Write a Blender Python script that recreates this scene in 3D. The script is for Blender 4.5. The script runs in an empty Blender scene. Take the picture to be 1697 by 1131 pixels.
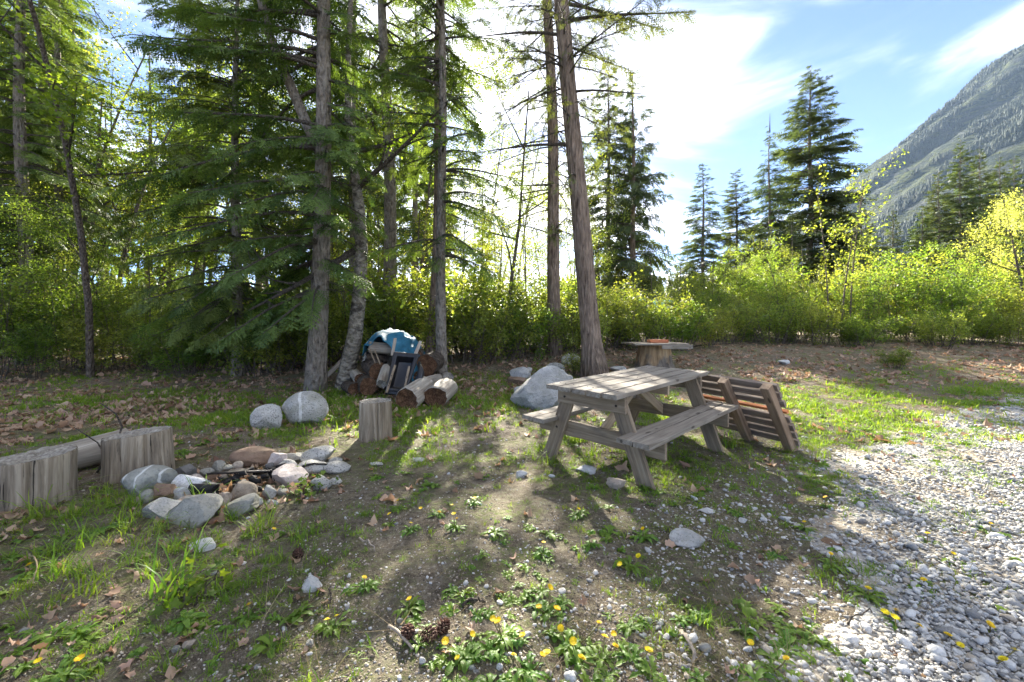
import bpy, math, random
import numpy as np
from mathutils import Matrix, Vector, Euler

SC = bpy.context.scene
COL = SC.collection
R = math.radians

# ------------------------------------------------------------------ camera, sky, sun, exposure
CAM_Z = 1.27
FPX, W_PX, HOR = 679.0, 1697.0, 545.0          # focal length in photo pixels, photo width, horizon row
cam_data = bpy.data.cameras.new('camera')
cam_data.sensor_width = 36.0
cam_data.lens = FPX / W_PX * 36.0
cam_data.shift_y = -(565.5 - HOR) / W_PX
cam_data.clip_start, cam_data.clip_end = 0.05, 20000.0
cam = bpy.data.objects.new('camera', cam_data)
cam.location = (0, 0, CAM_Z)
cam.rotation_euler = (R(90), 0, 0)
COL.objects.link(cam)
SC.camera = cam

SUN_AZ, SUN_EL = R(-3.8), R(26.6)               # azimuth measured from +Y towards +X
SUN_DIR = Vector((math.sin(SUN_AZ) * math.cos(SUN_EL), math.cos(SUN_AZ) * math.cos(SUN_EL), math.sin(SUN_EL)))
world = bpy.data.worlds.new('World')
SC.world = world
world.use_nodes = True
wn, wl = world.node_tree.nodes, world.node_tree.links
wn.clear()
w_out = wn.new('ShaderNodeOutputWorld')
w_bg = wn.new('ShaderNodeBackground')
w_bg.inputs['Strength'].default_value = 0.05
w_sky = wn.new('ShaderNodeTexSky')
w_sky.sky_type = 'NISHITA'
w_sky.sun_disc = False
w_sky.sun_elevation = SUN_EL
w_sky.sun_rotation = SUN_AZ
w_sky.air_density, w_sky.dust_density, w_sky.ozone_density = 0.42, 0.2, 3.0
w_sky.altitude = 600
# thin high cloud, made extra bright so its unseen parts fill the shade: streaks of white veil over the sky, denser round the sun
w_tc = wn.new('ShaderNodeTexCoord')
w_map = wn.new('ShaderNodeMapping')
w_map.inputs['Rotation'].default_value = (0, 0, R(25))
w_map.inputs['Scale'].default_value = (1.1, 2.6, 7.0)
w_map.inputs['Location'].default_value = (2.6, 2.3, 0.7)  # offset leaves a blue gap in view, fill cloud outside it
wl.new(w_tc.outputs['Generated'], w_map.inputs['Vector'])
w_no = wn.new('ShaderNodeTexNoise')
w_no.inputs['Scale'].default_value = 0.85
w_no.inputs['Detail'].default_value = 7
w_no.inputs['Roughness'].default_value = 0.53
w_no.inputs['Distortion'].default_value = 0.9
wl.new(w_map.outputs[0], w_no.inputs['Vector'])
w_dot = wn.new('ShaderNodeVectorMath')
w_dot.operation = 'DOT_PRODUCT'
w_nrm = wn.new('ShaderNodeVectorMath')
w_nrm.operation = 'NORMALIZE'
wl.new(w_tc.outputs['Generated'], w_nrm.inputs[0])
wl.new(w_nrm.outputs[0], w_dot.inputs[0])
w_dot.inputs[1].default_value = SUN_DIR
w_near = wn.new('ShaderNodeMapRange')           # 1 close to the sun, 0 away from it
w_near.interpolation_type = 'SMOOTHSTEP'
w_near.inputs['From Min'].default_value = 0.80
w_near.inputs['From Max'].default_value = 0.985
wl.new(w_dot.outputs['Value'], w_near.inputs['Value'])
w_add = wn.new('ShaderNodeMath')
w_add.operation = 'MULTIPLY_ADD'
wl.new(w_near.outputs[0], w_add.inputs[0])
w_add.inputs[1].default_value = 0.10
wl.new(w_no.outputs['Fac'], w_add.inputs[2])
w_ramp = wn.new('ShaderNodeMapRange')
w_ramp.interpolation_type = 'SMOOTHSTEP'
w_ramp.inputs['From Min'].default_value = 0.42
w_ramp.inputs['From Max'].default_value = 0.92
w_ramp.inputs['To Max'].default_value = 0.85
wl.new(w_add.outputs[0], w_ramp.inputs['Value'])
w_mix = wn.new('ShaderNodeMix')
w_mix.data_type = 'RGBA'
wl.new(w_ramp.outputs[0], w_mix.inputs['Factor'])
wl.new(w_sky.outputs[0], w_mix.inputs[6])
w_mix.inputs[7].default_value = (17.0, 16.0, 14.5, 1)  # cloud radiance raised as added fill light for the shade
# the sun's own bright disc behind the branches
w_disc = wn.new('ShaderNodeMapRange')
w_disc.interpolation_type = 'SMOOTHSTEP'
w_disc.inputs['From Min'].default_value = math.cos(R(1.1))
w_disc.inputs['From Max'].default_value = math.cos(R(0.35))
w_disc.inputs['To Max'].default_value = 400.0
wl.new(w_dot.outputs['Value'], w_disc.inputs['Value'])
w_sum = wn.new('ShaderNodeVectorMath')
w_sum.operation = 'ADD'
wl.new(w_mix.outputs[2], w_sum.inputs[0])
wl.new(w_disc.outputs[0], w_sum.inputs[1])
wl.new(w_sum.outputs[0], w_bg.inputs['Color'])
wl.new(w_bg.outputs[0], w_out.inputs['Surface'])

sun_data = bpy.data.lights.new('sun', 'SUN')
sun_data.energy = 5.0
sun_data.angle = R(0.55)
sun_data.color = (1.0, 0.93, 0.80)
sun = bpy.data.objects.new('sun', sun_data)
sun.rotation_euler = (-SUN_DIR).to_track_quat('-Z', 'Y').to_euler()
sun.location = (0, 0, 30)
COL.objects.link(sun)

SC.view_settings.view_transform = 'Standard'
SC.view_settings.look = 'None'
SC.view_settings.gamma = 1.0
SC.view_settings.use_curve_mapping = False
SC.view_settings.exposure = 3.1
SC.cycles.max_bounces = 5
SC.cycles.diffuse_bounces = 3
SC.cycles.use_adaptive_sampling = True
SC.cycles.adaptive_threshold = 0.025
SC.cycles.transmission_bounces = 3
SC.cycles.glossy_bounces = 2
SC.cycles.volume_bounces = 0
SC.cycles.sample_clamp_indirect = 6.0
SC.cycles.use_denoising = True

# ------------------------------------------------------------------ helpers
random.seed(7)
RNG = np.random.default_rng(11)


def tag(o, label=None, cat=None, group=None, kind=None):
    if label: o['label'] = label
    if cat: o['category'] = cat
    if group: o['group'] = group
    if kind: o['kind'] = kind
    return o


def thing(name, label, cat, loc=(0, 0, 0), rot=(0, 0, 0), group=None):
    o = bpy.data.objects.new(name, None)
    o.empty_display_size = 0.2
    o.location = loc
    o.rotation_euler = rot
    COL.objects.link(o)
    return tag(o, label, cat, group)


def link(name, mesh, parent=None, loc=(0, 0, 0), rot=(0, 0, 0), scale=(1, 1, 1)):
    o = bpy.data.objects.new(name, mesh)
    o.location = loc
    o.rotation_euler = rot
    o.scale = scale
    o.parent = parent
    COL.objects.link(o)
    return o


def mesh_np(name, V, tris=None, quads=None, mat=None, tint=None, smooth=False, mat_idx=None):
    V = np.asarray(V, np.float32).reshape(-1, 3)
    nt = 0 if tris is None else len(tris)
    nq = 0 if quads is None else len(quads)
    loops = []
    if nt: loops.append(np.asarray(tris, np.int32).reshape(-1))
    if nq: loops.append(np.asarray(quads, np.int32).reshape(-1))
    loops = np.concatenate(loops)
    starts = np.concatenate([np.arange(nt) * 3, nt * 3 + np.arange(nq) * 4]).astype(np.int32)
    m = bpy.data.meshes.new(name)
    m.vertices.add(len(V))
    m.vertices.foreach_set('co', V.reshape(-1))
    m.loops.add(len(loops))
    m.loops.foreach_set('vertex_index', loops)
    m.polygons.add(nt + nq)
    m.polygons.foreach_set('loop_start', starts)
    if tint is not None:
        a = m.attributes.new('tint', 'FLOAT', 'POINT')
        a.data.foreach_set('value', np.asarray(tint, np.float32))
    m.update(calc_edges=True)
    m.validate()
    if smooth:
        m.polygons.foreach_set('use_smooth', np.ones(len(m.polygons), bool))
    for mm in (mat if isinstance(mat, (list, tuple)) else [mat]):
        if mm: m.materials.append(mm)
    if mat_idx is not None:
        m.polygons.foreach_set('material_index', np.asarray(mat_idx, np.int32))
    return m


class Geo:
    """Collects triangles and quads, then becomes one mesh."""
    def __init__(self):
        self.v, self.t, self.q, self.ti, self.n = [], [], [], [], 0

    def add(self, V, tris=None, quads=None, tint=0.5):
        V = np.asarray(V, float).reshape(-1, 3)
        if tris is not None and len(tris): self.t.append(np.asarray(tris, int).reshape(-1, 3) + self.n)
        if quads is not None and len(quads): self.q.append(np.asarray(quads, int).reshape(-1, 4) + self.n)
        self.v.append(V)
        self.ti.append(np.broadcast_to(np.asarray(tint, float), (len(V),)))
        self.n += len(V)

    def mesh(self, name, mat, smooth=False):
        if not self.v: self.add([(0, 0, 0), (0, 0, .001), (0, .001, 0)], [(0, 1, 2)])
        return mesh_np(name, np.concatenate(self.v), np.concatenate(self.t) if self.t else None,
                       np.concatenate(self.q) if self.q else None, mat, np.concatenate(self.ti), smooth)


def unit(v):
    v = np.asarray(v, float)
    return v / (np.linalg.norm(v, axis=-1, keepdims=True) + 1e-12)


def tube(g, P, rad, n=8, rough=0.0, cap=True, tint=0.5, seed=0, lobes=None):
    P = np.asarray(P, float)
    k = len(P)
    rad = np.broadcast_to(np.asarray(rad, float), (k,))
    T = unit(np.gradient(P, axis=0))
    up = np.array([0, 0, 1.0]) if abs(T[0][2]) < 0.8 else np.array([1.0, 0, 0])
    A = unit(np.cross(T, up))
    B = np.cross(T, A)
    th = np.arange(n) * 2 * math.pi / n
    rr = np.ones((k, n))
    if rough:
        rg = np.random.default_rng(seed)
        base = 1 + rough * rg.normal(size=n)
        rr = base[None, :] * (1 + rough * 0.5 * rg.normal(size=(k, n)))
    if lobes is not None: rr = rr * lobes
    V = P[:, None] + (rad[:, None] * rr)[..., None] * (np.cos(th)[None, :, None] * A[:, None] + np.sin(th)[None, :, None] * B[:, None])
    i = np.arange(k - 1)[:, None] * n
    j = np.arange(n)[None]
    j2 = (j + 1) % n
    Q = np.stack([i + j, i + j2, i + n + j2, i + n + j], -1).reshape(-1, 4)
    V = V.reshape(-1, 3)
    tr = []
    if cap:
        V = np.concatenate([V, P[-1:], P[:1]])
        c, c0 = k * n, k * n + 1
        tr = [((k - 1) * n + a, (k - 1) * n + (a + 1) % n, c) for a in range(n)] + [((a + 1) % n, a, c0) for a in range(n)]
    g.add(V, tr, Q, tint)


def hash2(ix, iy, s):
    h = np.sin(ix * 127.1 + iy * 311.7 + s * 74.7) * 43758.5453
    return h - np.floor(h)


def vnoise(x, y, s=0):
    ix, iy = np.floor(x), np.floor(y)
    fx, fy = x - ix, y - iy
    fx = fx * fx * (3 - 2 * fx)
    fy = fy * fy * (3 - 2 * fy)
    a = hash2(ix, iy, s) * (1 - fx) + hash2(ix + 1, iy, s) * fx
    b = hash2(ix, iy + 1, s) * (1 - fx) + hash2(ix + 1, iy + 1, s) * fx
    return a * (1 - fy) + b * fy


def fbm(x, y, s=0, o=4):
    t, a, n = 0, 0.5, 0
    x, y = np.asarray(x, float), np.asarray(y, float)
    for k in range(o):
        t = t + a * vnoise(x * 2 ** k, y * 2 ** k, s + k * 3.1)
        n += a
        a *= 0.5
    return t / n


GY = np.array([-50, 0, 5, 6, 7.5, 8.6, 9.5, 11.3, 13, 16, 22, 60, 200, 900, 20000], float)
GZ = np.array([0.0, 0, 0.01, 0.05, 0.12, 0.22, 0.34, 0.55, 0.75, 0.98, 1.08, 1.0, 0.6, 0.2, 0.2], float)


def terrain(x, y):
    """Ground height: flat clearing that rises gently towards the trees."""
    x, y = np.asarray(x, float), np.asarray(y, float)
    yy = y + 0.5 * (fbm(x * 0.15 + 7, y * 0.15, 3, 2) - 0.5) * np.clip((y - 4) / 4, 0, 1)
    z = (np.interp(yy - 0.25, GY, GZ) + 2 * np.interp(yy, GY, GZ) + np.interp(yy + 0.25, GY, GZ)) / 4
    near = np.clip(1 - (np.hypot(x, y) - 12) / 20, 0, 1)
    z = z + near * (0.05 * (fbm(x * 0.8, y * 0.8, 1, 3) - 0.5) + 0.035 * (fbm(x * 3.7, y * 3.7, 5, 3) - 0.5))
    z = z + 0.10 * np.clip((-x - 1.6) / 2.0, 0, 1) * np.clip((6 - y) / 2, 0, 1)
    return z


def tz(x, y):
    return float(terrain(np.array([x]), np.array([y]))[0])


def hit(px, py):
    """Where the sight line through a photo pixel meets the ground."""
    a, b = (px - 848.5) / FPX, (HOR - py) / FPX
    lo, y = 0.4, 0.4
    while y < 60:
        if CAM_Z + b * y < tz(a * y, y): break
        lo = y
        y += 0.05
    for _ in range(12):
        m = (lo + y) / 2
        if CAM_Z + b * m < tz(a * m, m): y = m
        else: lo = m
    return a * y, y, tz(a * y, y)


def at(px, D):
    return (px - 848.5) / FPX * D


def hgt(py, D):
    return CAM_Z + (HOR - py) / FPX * D


# ------------------------------------------------------------------ materials
def new_mat(name):
    m = bpy.data.materials.new(name)
    m.use_nodes = True
    nt = m.node_tree
    nt.nodes.clear()
    return m, nt.nodes, nt.links


def ramp(nodes, stops):
    r = nodes.new('ShaderNodeValToRGB')
    e = r.color_ramp.elements
    while len(e) > 1: e.remove(e[-1])
    e[0].position, e[0].color = stops[0][0], (*stops[0][1], 1)
    for p, c in stops[1:]:
        x = e.new(p)
        x.color = (*c, 1)
    return r


def noise(nodes, links, vec, scale, detail=4, rough=0.55, dist=0.0):
    n = nodes.new('ShaderNodeTexNoise')
    n.inputs['Scale'].default_value = scale
    n.inputs['Detail'].default_value = detail
    n.inputs['Roughness'].default_value = rough
    n.inputs['Distortion'].default_value = dist
    if vec is not None: links.new(vec, n.inputs['Vector'])
    return n


def mixc(nodes, links, fac, a, b, mode='MIX'):
    m = nodes.new('ShaderNodeMix')
    m.data_type = 'RGBA'
    m.blend_type = mode
    for v, k in ((fac, 'Factor'), (a, 6), (b, 7)):
        s = m.inputs[k]
        if isinstance(v, (int, float)): s.default_value = v
        elif isinstance(v, tuple): s.default_value = (*v, 1)
        else: links.new(v, s)
    return m.outputs[2]


def rng_map(nodes, links, val, a, b, c=0.0, d=1.0):
    m = nodes.new('ShaderNodeMapRange')
    m.interpolation_type = 'SMOOTHSTEP'
    for k, v in (('From Min', a), ('From Max', b), ('To Min', c), ('To Max', d)): m.inputs[k].default_value = v
    links.new(val, m.inputs['Value'])
    return m.outputs[0]


def coords(nodes, links, scale=(1, 1, 1), shift=True):
    """Object coordinates, shifted per object so that copies differ."""
    tc = nodes.new('ShaderNodeTexCoord')
    mp = nodes.new('ShaderNodeMapping')
    mp.inputs['Scale'].default_value = scale
    links.new(tc.outputs['Object'], mp.inputs['Vector'])
    if shift:
        oi = nodes.new('ShaderNodeObjectInfo')
        ml = nodes.new('ShaderNodeMath')
        ml.operation = 'MULTIPLY'
        ml.inputs[1].default_value = 37.0
        links.new(oi.outputs['Random'], ml.inputs[0])
        links.new(ml.outputs[0], mp.inputs['Location'])
    return mp.outputs[0]


def finish(m, nodes, links, col, rough=0.8, height=None, bump=0.3, dist=0.01, spec=0.3, metallic=0.0):
    p = nodes.new('ShaderNodeBsdfPrincipled')
    o = nodes.new('ShaderNodeOutputMaterial')
    if isinstance(col, tuple): p.inputs['Base Color'].default_value = (*col, 1)
    else: links.new(col, p.inputs['Base Color'])
    p.inputs['Roughness'].default_value = rough
    p.inputs['Specular IOR Level'].default_value = spec
    p.inputs['Metallic'].default_value = metallic
    if height is not None:
        b = nodes.new('ShaderNodeBump')
        b.inputs['Strength'].default_value = bump
        b.inputs['Distance'].default_value = dist
        links.new(height, b.inputs['Height'])
        links.new(b.outputs[0], p.inputs['Normal'])
    links.new(p.outputs[0], o.inputs['Surface'])
    return m


def mat_bark(name, dark, light, scale=(9, 9, 2.2), patch=None, moss=0.0):
    m, n, l = new_mat(name)
    v = coords(n, l, scale)
    a = noise(n, l, v, 2.2, 7, 0.65, 0.4)
    vo = n.new('ShaderNodeTexVoronoi')
    vo.inputs['Scale'].default_value = 2.4
    l.new(v, vo.inputs['Vector'])
    f = mixc(n, l, 0.5, a.outputs['Fac'], vo.outputs['Distance'], 'MULTIPLY')
    r = ramp(n, [(0.30, tuple(np.array(dark) * .7)), (0.47, tuple(np.array(dark) * .55 + np.array(light) * .45)), (0.66, light)])
    l.new(a.outputs['Fac'], r.inputs[0])
    col = r.outputs[0]
    if patch:
        v2 = coords(n, l, (2.5, 2.5, 4.0))
        b = noise(n, l, v2, 1.6, 5, 0.7)
        col = mixc(n, l, rng_map(n, l, b.outputs['Fac'], 0.5, 0.62), col, patch)
    if moss:
        v3 = coords(n, l, (1.3, 1.3, 0.8))
        b = noise(n, l, v3, 2.2, 6, 0.7)
        col = mixc(n, l, rng_map(n, l, b.outputs['Fac'], 0.55, 0.7, 0, moss), col, (0.10, 0.12, 0.05))
    h = n.new('ShaderNodeMath')
    h.operation = 'ADD'
    l.new(a.outputs['Fac'], h.inputs[0])
    l.new(vo.outputs['Distance'], h.inputs[1])
    return finish(m, n, l, col, 0.9, h.outputs[0], 1.0, 0.06, 0.15)


def mat_leaf(name, c0, c1, trans=0.45, tcol=None, rough=0.5, gloss=0.25):
    """Leaf: diffuse front, light shining through; colour varies leaf by leaf."""
    m, n, l = new_mat(name)
    at_ = n.new('ShaderNodeAttribute')
    at_.attribute_name = 'tint'
    oi = n.new('ShaderNodeObjectInfo')
    v = coords(n, l, (1, 1, 1))
    nz = noise(n, l, v, 0.9, 3)
    ad = n.new('ShaderNodeMath')
    ad.operation = 'MULTIPLY_ADD'
    l.new(nz.outputs['Fac'], ad.inputs[0])
    ad.inputs[1].default_value = 0.6
    l.new(at_.outputs['Fac'], ad.inputs[2])
    f = rng_map(n, l, ad.outputs[0], 0.25, 1.25)
    col = mixc(n, l, f, c0, c1)
    hs = n.new('ShaderNodeHueSaturation')
    mr = n.new('ShaderNodeMapRange')
    mr.inputs['To Min'].default_value, mr.inputs['To Max'].default_value = 0.485, 0.515
    l.new(oi.outputs['Random'], mr.inputs['Value'])
    l.new(mr.outputs[0], hs.inputs['Hue'])
    l.new(col, hs.inputs['Color'])
    d = n.new('ShaderNodeBsdfPrincipled')
    l.new(hs.outputs[0], d.inputs['Base Color'])
    d.inputs['Roughness'].default_value = rough
    d.inputs['Specular IOR Level'].default_value = gloss
    t = n.new('ShaderNodeBsdfTranslucent')
    tc = mixc(n, l, 1.0, hs.outputs[0], tcol or (1.6, 1.5, 0.6), 'MULTIPLY')
    l.new(tc, t.inputs['Color'])
    mx = n.new('ShaderNodeMixShader')
    mx.inputs[0].default_value = trans
    l.new(d.outputs[0], mx.inputs[1])
    l.new(t.outputs[0], mx.inputs[2])
    o = n.new('ShaderNodeOutputMaterial')
    l.new(mx.outputs[0], o.inputs['Surface'])
    return m


def mat_wood(name, dark, mid, light, knots=True, along='X', scale=1.0, stain=None):
    """Weathered timber: grain stretched along one axis, knots, stains."""
    m, n, l = new_mat(name)
    s = {'X': (1.2, 22, 22), 'Z': (14, 14, 0.9)}[along]
    v = coords(n, l, tuple(k * scale for k in s))
    g = noise(n, l, v, 1.6, 8, 0.65, 0.35)
    r = ramp(n, [(0.25, dark), (0.48, mid), (0.72, light)])
    l.new(g.outputs['Fac'], r.inputs[0])
    col = r.outputs[0]
    v2 = coords(n, l, {'X': (2.0, 5, 5), 'Z': (4, 4, 1.5)}[along])
    b = noise(n, l, v2, 1.3, 4)
    col = mixc(n, l, rng_map(n, l, b.outputs['Fac'], 0.5, 0.75, 0, 0.7), col, stain or dark)
    if along == 'Z':                              # drying cracks: thin dark lines down the grain
        v4 = coords(n, l, (9, 9, .35))
        c4 = noise(n, l, v4, 3.0, 5, .75)
        col = mixc(n, l, rng_map(n, l, c4.outputs['Fac'], .36, .43, .92, 0.0), col, tuple(np.array(dark) * .35))
    if knots:
        v3 = coords(n, l, (3.2, 9, 9))
        k = n.new('ShaderNodeTexVoronoi')
        k.inputs['Scale'].default_value = 1.0
        l.new(v3, k.inputs['Vector'])
        col = mixc(n, l, rng_map(n, l, k.outputs['Distance'], 0.10, 0.16, 0.85, 0.0), col, tuple(np.array(dark) * 0.4))
    return finish(m, n, l, col, 0.8, g.outputs['Fac'], 0.5, 0.006, 0.25)


def mat_stone(name, a, b, speck=0.0, scale=6.0, moss=0.0, vein=None):
    m, n, l = new_mat(name)
    v = coords(n, l)
    g = noise(n, l, v, scale, 8, 0.62, 0.3)
    r = ramp(n, [(0.3, a), (0.7, b)])
    l.new(g.outputs['Fac'], r.inputs[0])
    col = r.outputs[0]
    f = noise(n, l, v, 70, 2, 0.6)
    if speck:
        col = mixc(n, l, rng_map(n, l, f.outputs['Fac'], 0.55, 0.66, 0, speck), col, (0.04, 0.04, 0.045))
    if vein:
        w = n.new('ShaderNodeTexWave')
        w.inputs['Scale'].default_value = vein
        w.inputs['Distortion'].default_value = 5.0
        w.inputs['Detail'].default_value = 3
        w.inputs['Detail Scale'].default_value = 1.3
        l.new(v, w.inputs['Vector'])
        col = mixc(n, l, rng_map(n, l, w.outputs['Fac'], 0.93, 0.99, 0, 0.75), col, (0.62, 0.62, 0.6))
    if moss:
        mo = noise(n, l, v, 3.0, 5, 0.7)
        col = mixc(n, l, rng_map(n, l, mo.outputs['Fac'], 0.5, 0.66, 0, moss), col, (0.12, 0.12, 0.045))
    pit = noise(n, l, v, 22, 6, 0.75, 0.4)
    col = mixc(n, l, rng_map(n, l, pit.outputs['Fac'], 0.54, 0.68, 0, 0.45), col, tuple(np.array(a) * .45))
    lich = noise(n, l, v, 7, 7, 0.75, 0.8)
    col = mixc(n, l, rng_map(n, l, lich.outputs['Fac'], 0.58, 0.66, 0, 0.4), col, (0.16, 0.135, 0.10))
    h = n.new('ShaderNodeMath')
    h.operation = 'MULTIPLY_ADD'
    l.new(pit.outputs['Fac'], h.inputs[0])
    h.inputs[1].default_value = 0.8
    l.new(g.outputs['Fac'], h.inputs[2])
    return finish(m, n, l, col, 0.85, h.outputs[0], 0.9, 0.03, 0.2)


def mat_plain(name, col, rough=0.6, var=0.25, scale=8, metallic=0.0, bump=0.2):
    m, n, l = new_mat(name)
    v = coords(n, l)
    g = noise(n, l, v, scale, 5)
    c0 = tuple(np.clip(np.array(col) * (1 - var), 0, 1))
    c1 = tuple(np.clip(np.array(col) * (1 + var), 0, 1))
    r = ramp(n, [(0.3, c0), (0.7, c1)])
    l.new(g.outputs['Fac'], r.inputs[0])
    return finish(m, n, l, r.outputs[0], rough, g.outputs['Fac'], bump, 0.01, 0.4, metallic)


M = {}
M['bark_fir'] = mat_bark('bark_fir', (0.07, 0.058, 0.048), (0.29, 0.25, 0.205), (9, 9, 3.0), patch=(0.24, 0.215, 0.18))
M['bark_red'] = mat_bark('bark_red', (0.075, 0.052, 0.04), (0.32, 0.245, 0.19), (8, 8, 1.5))
M['bark_alder'] = mat_bark('bark_alder', (0.11, 0.095, 0.075), (0.33, 0.295, 0.24), (5, 5, 7.0), patch=(0.07, 0.06, 0.05), moss=0.6)
M['bark_thin'] = mat_bark('bark_thin', (0.07, 0.055, 0.045), (0.20, 0.165, 0.135), (14, 14, 5))
M['twig'] = mat_bark('twig', (0.05, 0.042, 0.035), (0.17, 0.145, 0.12), (20, 20, 20))
M['needles'] = mat_leaf('needles', (0.045, 0.080, 0.022), (0.125, 0.180, 0.045), 0.36, (1.5, 1.5, 0.6), 0.55)
M['needles_far'] = mat_leaf('needles_far', (0.034, 0.056, 0.026), (0.088, 0.120, 0.048), 0.34, (1.5, 1.4, 0.7), 0.6)
M['needles_olive'] = mat_leaf('needles_olive', (0.075, 0.095, 0.032), (0.15, 0.175, 0.055), 0.35, (1.5, 1.4, 0.6), 0.6)
M['leaf_green'] = mat_leaf('leaf_green', (0.075, 0.130, 0.028), (0.160, 0.225, 0.050), 0.55, (1.8, 1.7, 0.6))
M['leaf_yellow'] = mat_leaf('leaf_yellow', (0.115, 0.170, 0.036), (0.245, 0.285, 0.072), 0.55, (1.7, 1.6, 0.6))
M['leaf_gold'] = mat_leaf('leaf_gold', (0.26, 0.29, 0.075), (0.42, 0.42, 0.135), 0.58, (1.45, 1.4, 0.7))
M['leaf_mid'] = mat_leaf('leaf_mid', (0.065, 0.130, 0.022), (0.140, 0.215, 0.035), 0.52, (1.7, 1.6, 0.5))
M['grass'] = mat_leaf('grass', (0.095, 0.185, 0.025), (0.190, 0.290, 0.045), 0.5, (1.8, 1.6, 0.5))
M['weed'] = mat_leaf('weed', (0.085, 0.175, 0.028), (0.165, 0.265, 0.042), 0.45, (1.8, 1.6, 0.5))
M['straw'] = mat_leaf('straw', (0.24, 0.19, 0.11), (0.40, 0.33, 0.20), 0.3, (1.2, 1.1, 0.8), 0.8)
M['dead_leaf'] = mat_leaf('dead_leaf', (0.17, 0.105, 0.070), (0.40, 0.285, 0.205), 0.25, (1.4, 1.1, 0.8), 0.75)
M['needles_mountain'] = mat_leaf('needles_mountain', (0.012, 0.022, 0.014), (0.030, 0.045, 0.024), 0.2, (1.2, 1.2, .8), .8)
M['pebble'] = None
# ------------------------------------------------------------------ ground
GRAVEL_Y = np.array([-3, 0.6, 1.5, 2.4, 3.2, 4.2, 5.5, 7.5, 9.0, 12.0])
GRAVEL_X = np.array([-.1, 0.5, 0.95, 1.80, 2.50, 3.55, 5.7, 9.3, 13.0, 20.0])


def gravel_side(x, y):
    """Metres to the right of the gravel's ragged edge (negative: bare soil)."""
    e = np.interp(y, GRAVEL_Y, GRAVEL_X)
    return (x - e) * 0.62 + 1.3 * (fbm(x * 1.0, y * 1.0, 21, 5) - 0.5)


def grid_axis(a, b, step, far, ratio=1.22):
    core = list(np.arange(a, b + step * 0.5, step))
    s, x, hi = step, core[-1], []
    while x < far[1]:
        s *= ratio
        x += s
        hi.append(x)
    s, x, lo = step, core[0], []
    while x > far[0]:
        s *= ratio
        x -= s
        lo.append(x)
    return np.array(lo[::-1] + core + hi)


gx = grid_axis(-8.0, 9.0, 0.055, (-4200, 6800))
gy = grid_axis(0.3, 11.0, 0.055, (-300, 3000))
X, Y = np.meshgrid(gx, gy)
Z = terrain(X, Y)
nx_, ny_ = len(gx), len(gy)
ii = (np.arange(ny_ - 1)[:, None] * nx_ + np.arange(nx_ - 1)[None]).reshape(-1)
Q = np.stack([ii, ii + 1, ii + nx_ + 1, ii + nx_], -1)


def mat_ground():
    m, n, l = new_mat('ground_soil')
    tc = n.new('ShaderNodeTexCoord')
    v = tc.outputs['Object']
    big = noise(n, l, v, 0.55, 5, 0.6, 0.3)
    mid = noise(n, l, v, 3.2, 6, 0.65)
    fine = noise(n, l, v, 26, 8, 0.8)
    grit = noise(n, l, v, 130, 2, 0.6)
    soil = ramp(n, [(0.34, (0.095, 0.076, 0.056)), (0.5, (0.235, 0.198, 0.150)), (0.64, (0.420, 0.370, 0.295))])
    l.new(fine.outputs['Fac'], soil.inputs[0])
    col = mixc(n, l, rng_map(n, l, mid.outputs['Fac'], 0.38, 0.62, 0, 0.55), soil.outputs[0], (0.105, 0.084, 0.062))
    clod = noise(n, l, v, 8.5, 7, 0.72, 0.5)
    col = mixc(n, l, rng_map(n, l, clod.outputs['Fac'], 0.50, 0.64, 0, 0.6), col, (0.085, 0.066, 0.048))
    col = mixc(n, l, rng_map(n, l, clod.outputs['Fac'], 0.46, 0.36, 0, 0.45), col, (0.40, 0.35, 0.275))
    # straw and crumbs
    col = mixc(n, l, rng_map(n, l, grit.outputs['Fac'], 0.62, 0.70, 0, 0.8), col, (0.48, 0.43, 0.35))
    # short moss and seedling green
    g2 = noise(n, l, v, 1.7, 6, 0.7)
    mossf = mixc(n, l, 1.0, rng_map(n, l, g2.outputs['Fac'], 0.40, 0.60), rng_map(n, l, fine.outputs['Fac'], 0.42, 0.6), 'MULTIPLY')
    col = mixc(n, l, mossf, col, (0.130, 0.160, 0.045))
    # needle and leaf litter: stronger far back and to the left
    sx = n.new('ShaderNodeSeparateXYZ')
    l.new(v, sx.inputs[0])
    back = rng_map(n, l, sx.outputs['Y'], 4.8, 8.0)
    left = rng_map(n, l, sx.outputs['X'], -1.6, -4.0)
    lit = n.new('ShaderNodeMath')
    lit.operation = 'MAXIMUM'
    l.new(back, lit.inputs[0])
    l.new(left, lit.inputs[1])
    li = noise(n, l, v, 2.4, 6, 0.75)
    lf = mixc(n, l, 1.0, lit.outputs[0], rng_map(n, l, li.outputs['Fac'], 0.42, 0.62, 0, 0.8), 'MULTIPLY')
    vo = n.new('ShaderNodeTexVoronoi')
    vo.inputs['Scale'].default_value = 17
    l.new(v, vo.inputs['Vector'])
    lr = ramp(n, [(0.0, (0.12, 0.075, 0.050)), (0.5, (0.235, 0.160, 0.108)), (1.0, (0.36, 0.27, 0.195))])
    l.new(vo.outputs['Color'], lr.inputs[0])
    col = mixc(n, l, lf, col, lr.outputs[0])
    h = n.new('ShaderNodeMath')
    h.operation = 'MULTIPLY_ADD'
    l.new(fine.outputs['Fac'], h.inputs[0])
    h.inputs[1].default_value = 0.5
    l.new(clod.outputs['Fac'], h.inputs[2])
    return finish(m, n, l, col, 0.95, h.outputs[0], 1.0, 0.10, 0.1)


ground = link('ground', mesh_np('ground', np.stack([X, Y, Z], -1), None, Q, mat_ground(), smooth=True))
tag(ground, 'bare brown soil of the clearing with moss and leaf litter', 'ground', kind='structure')

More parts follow.
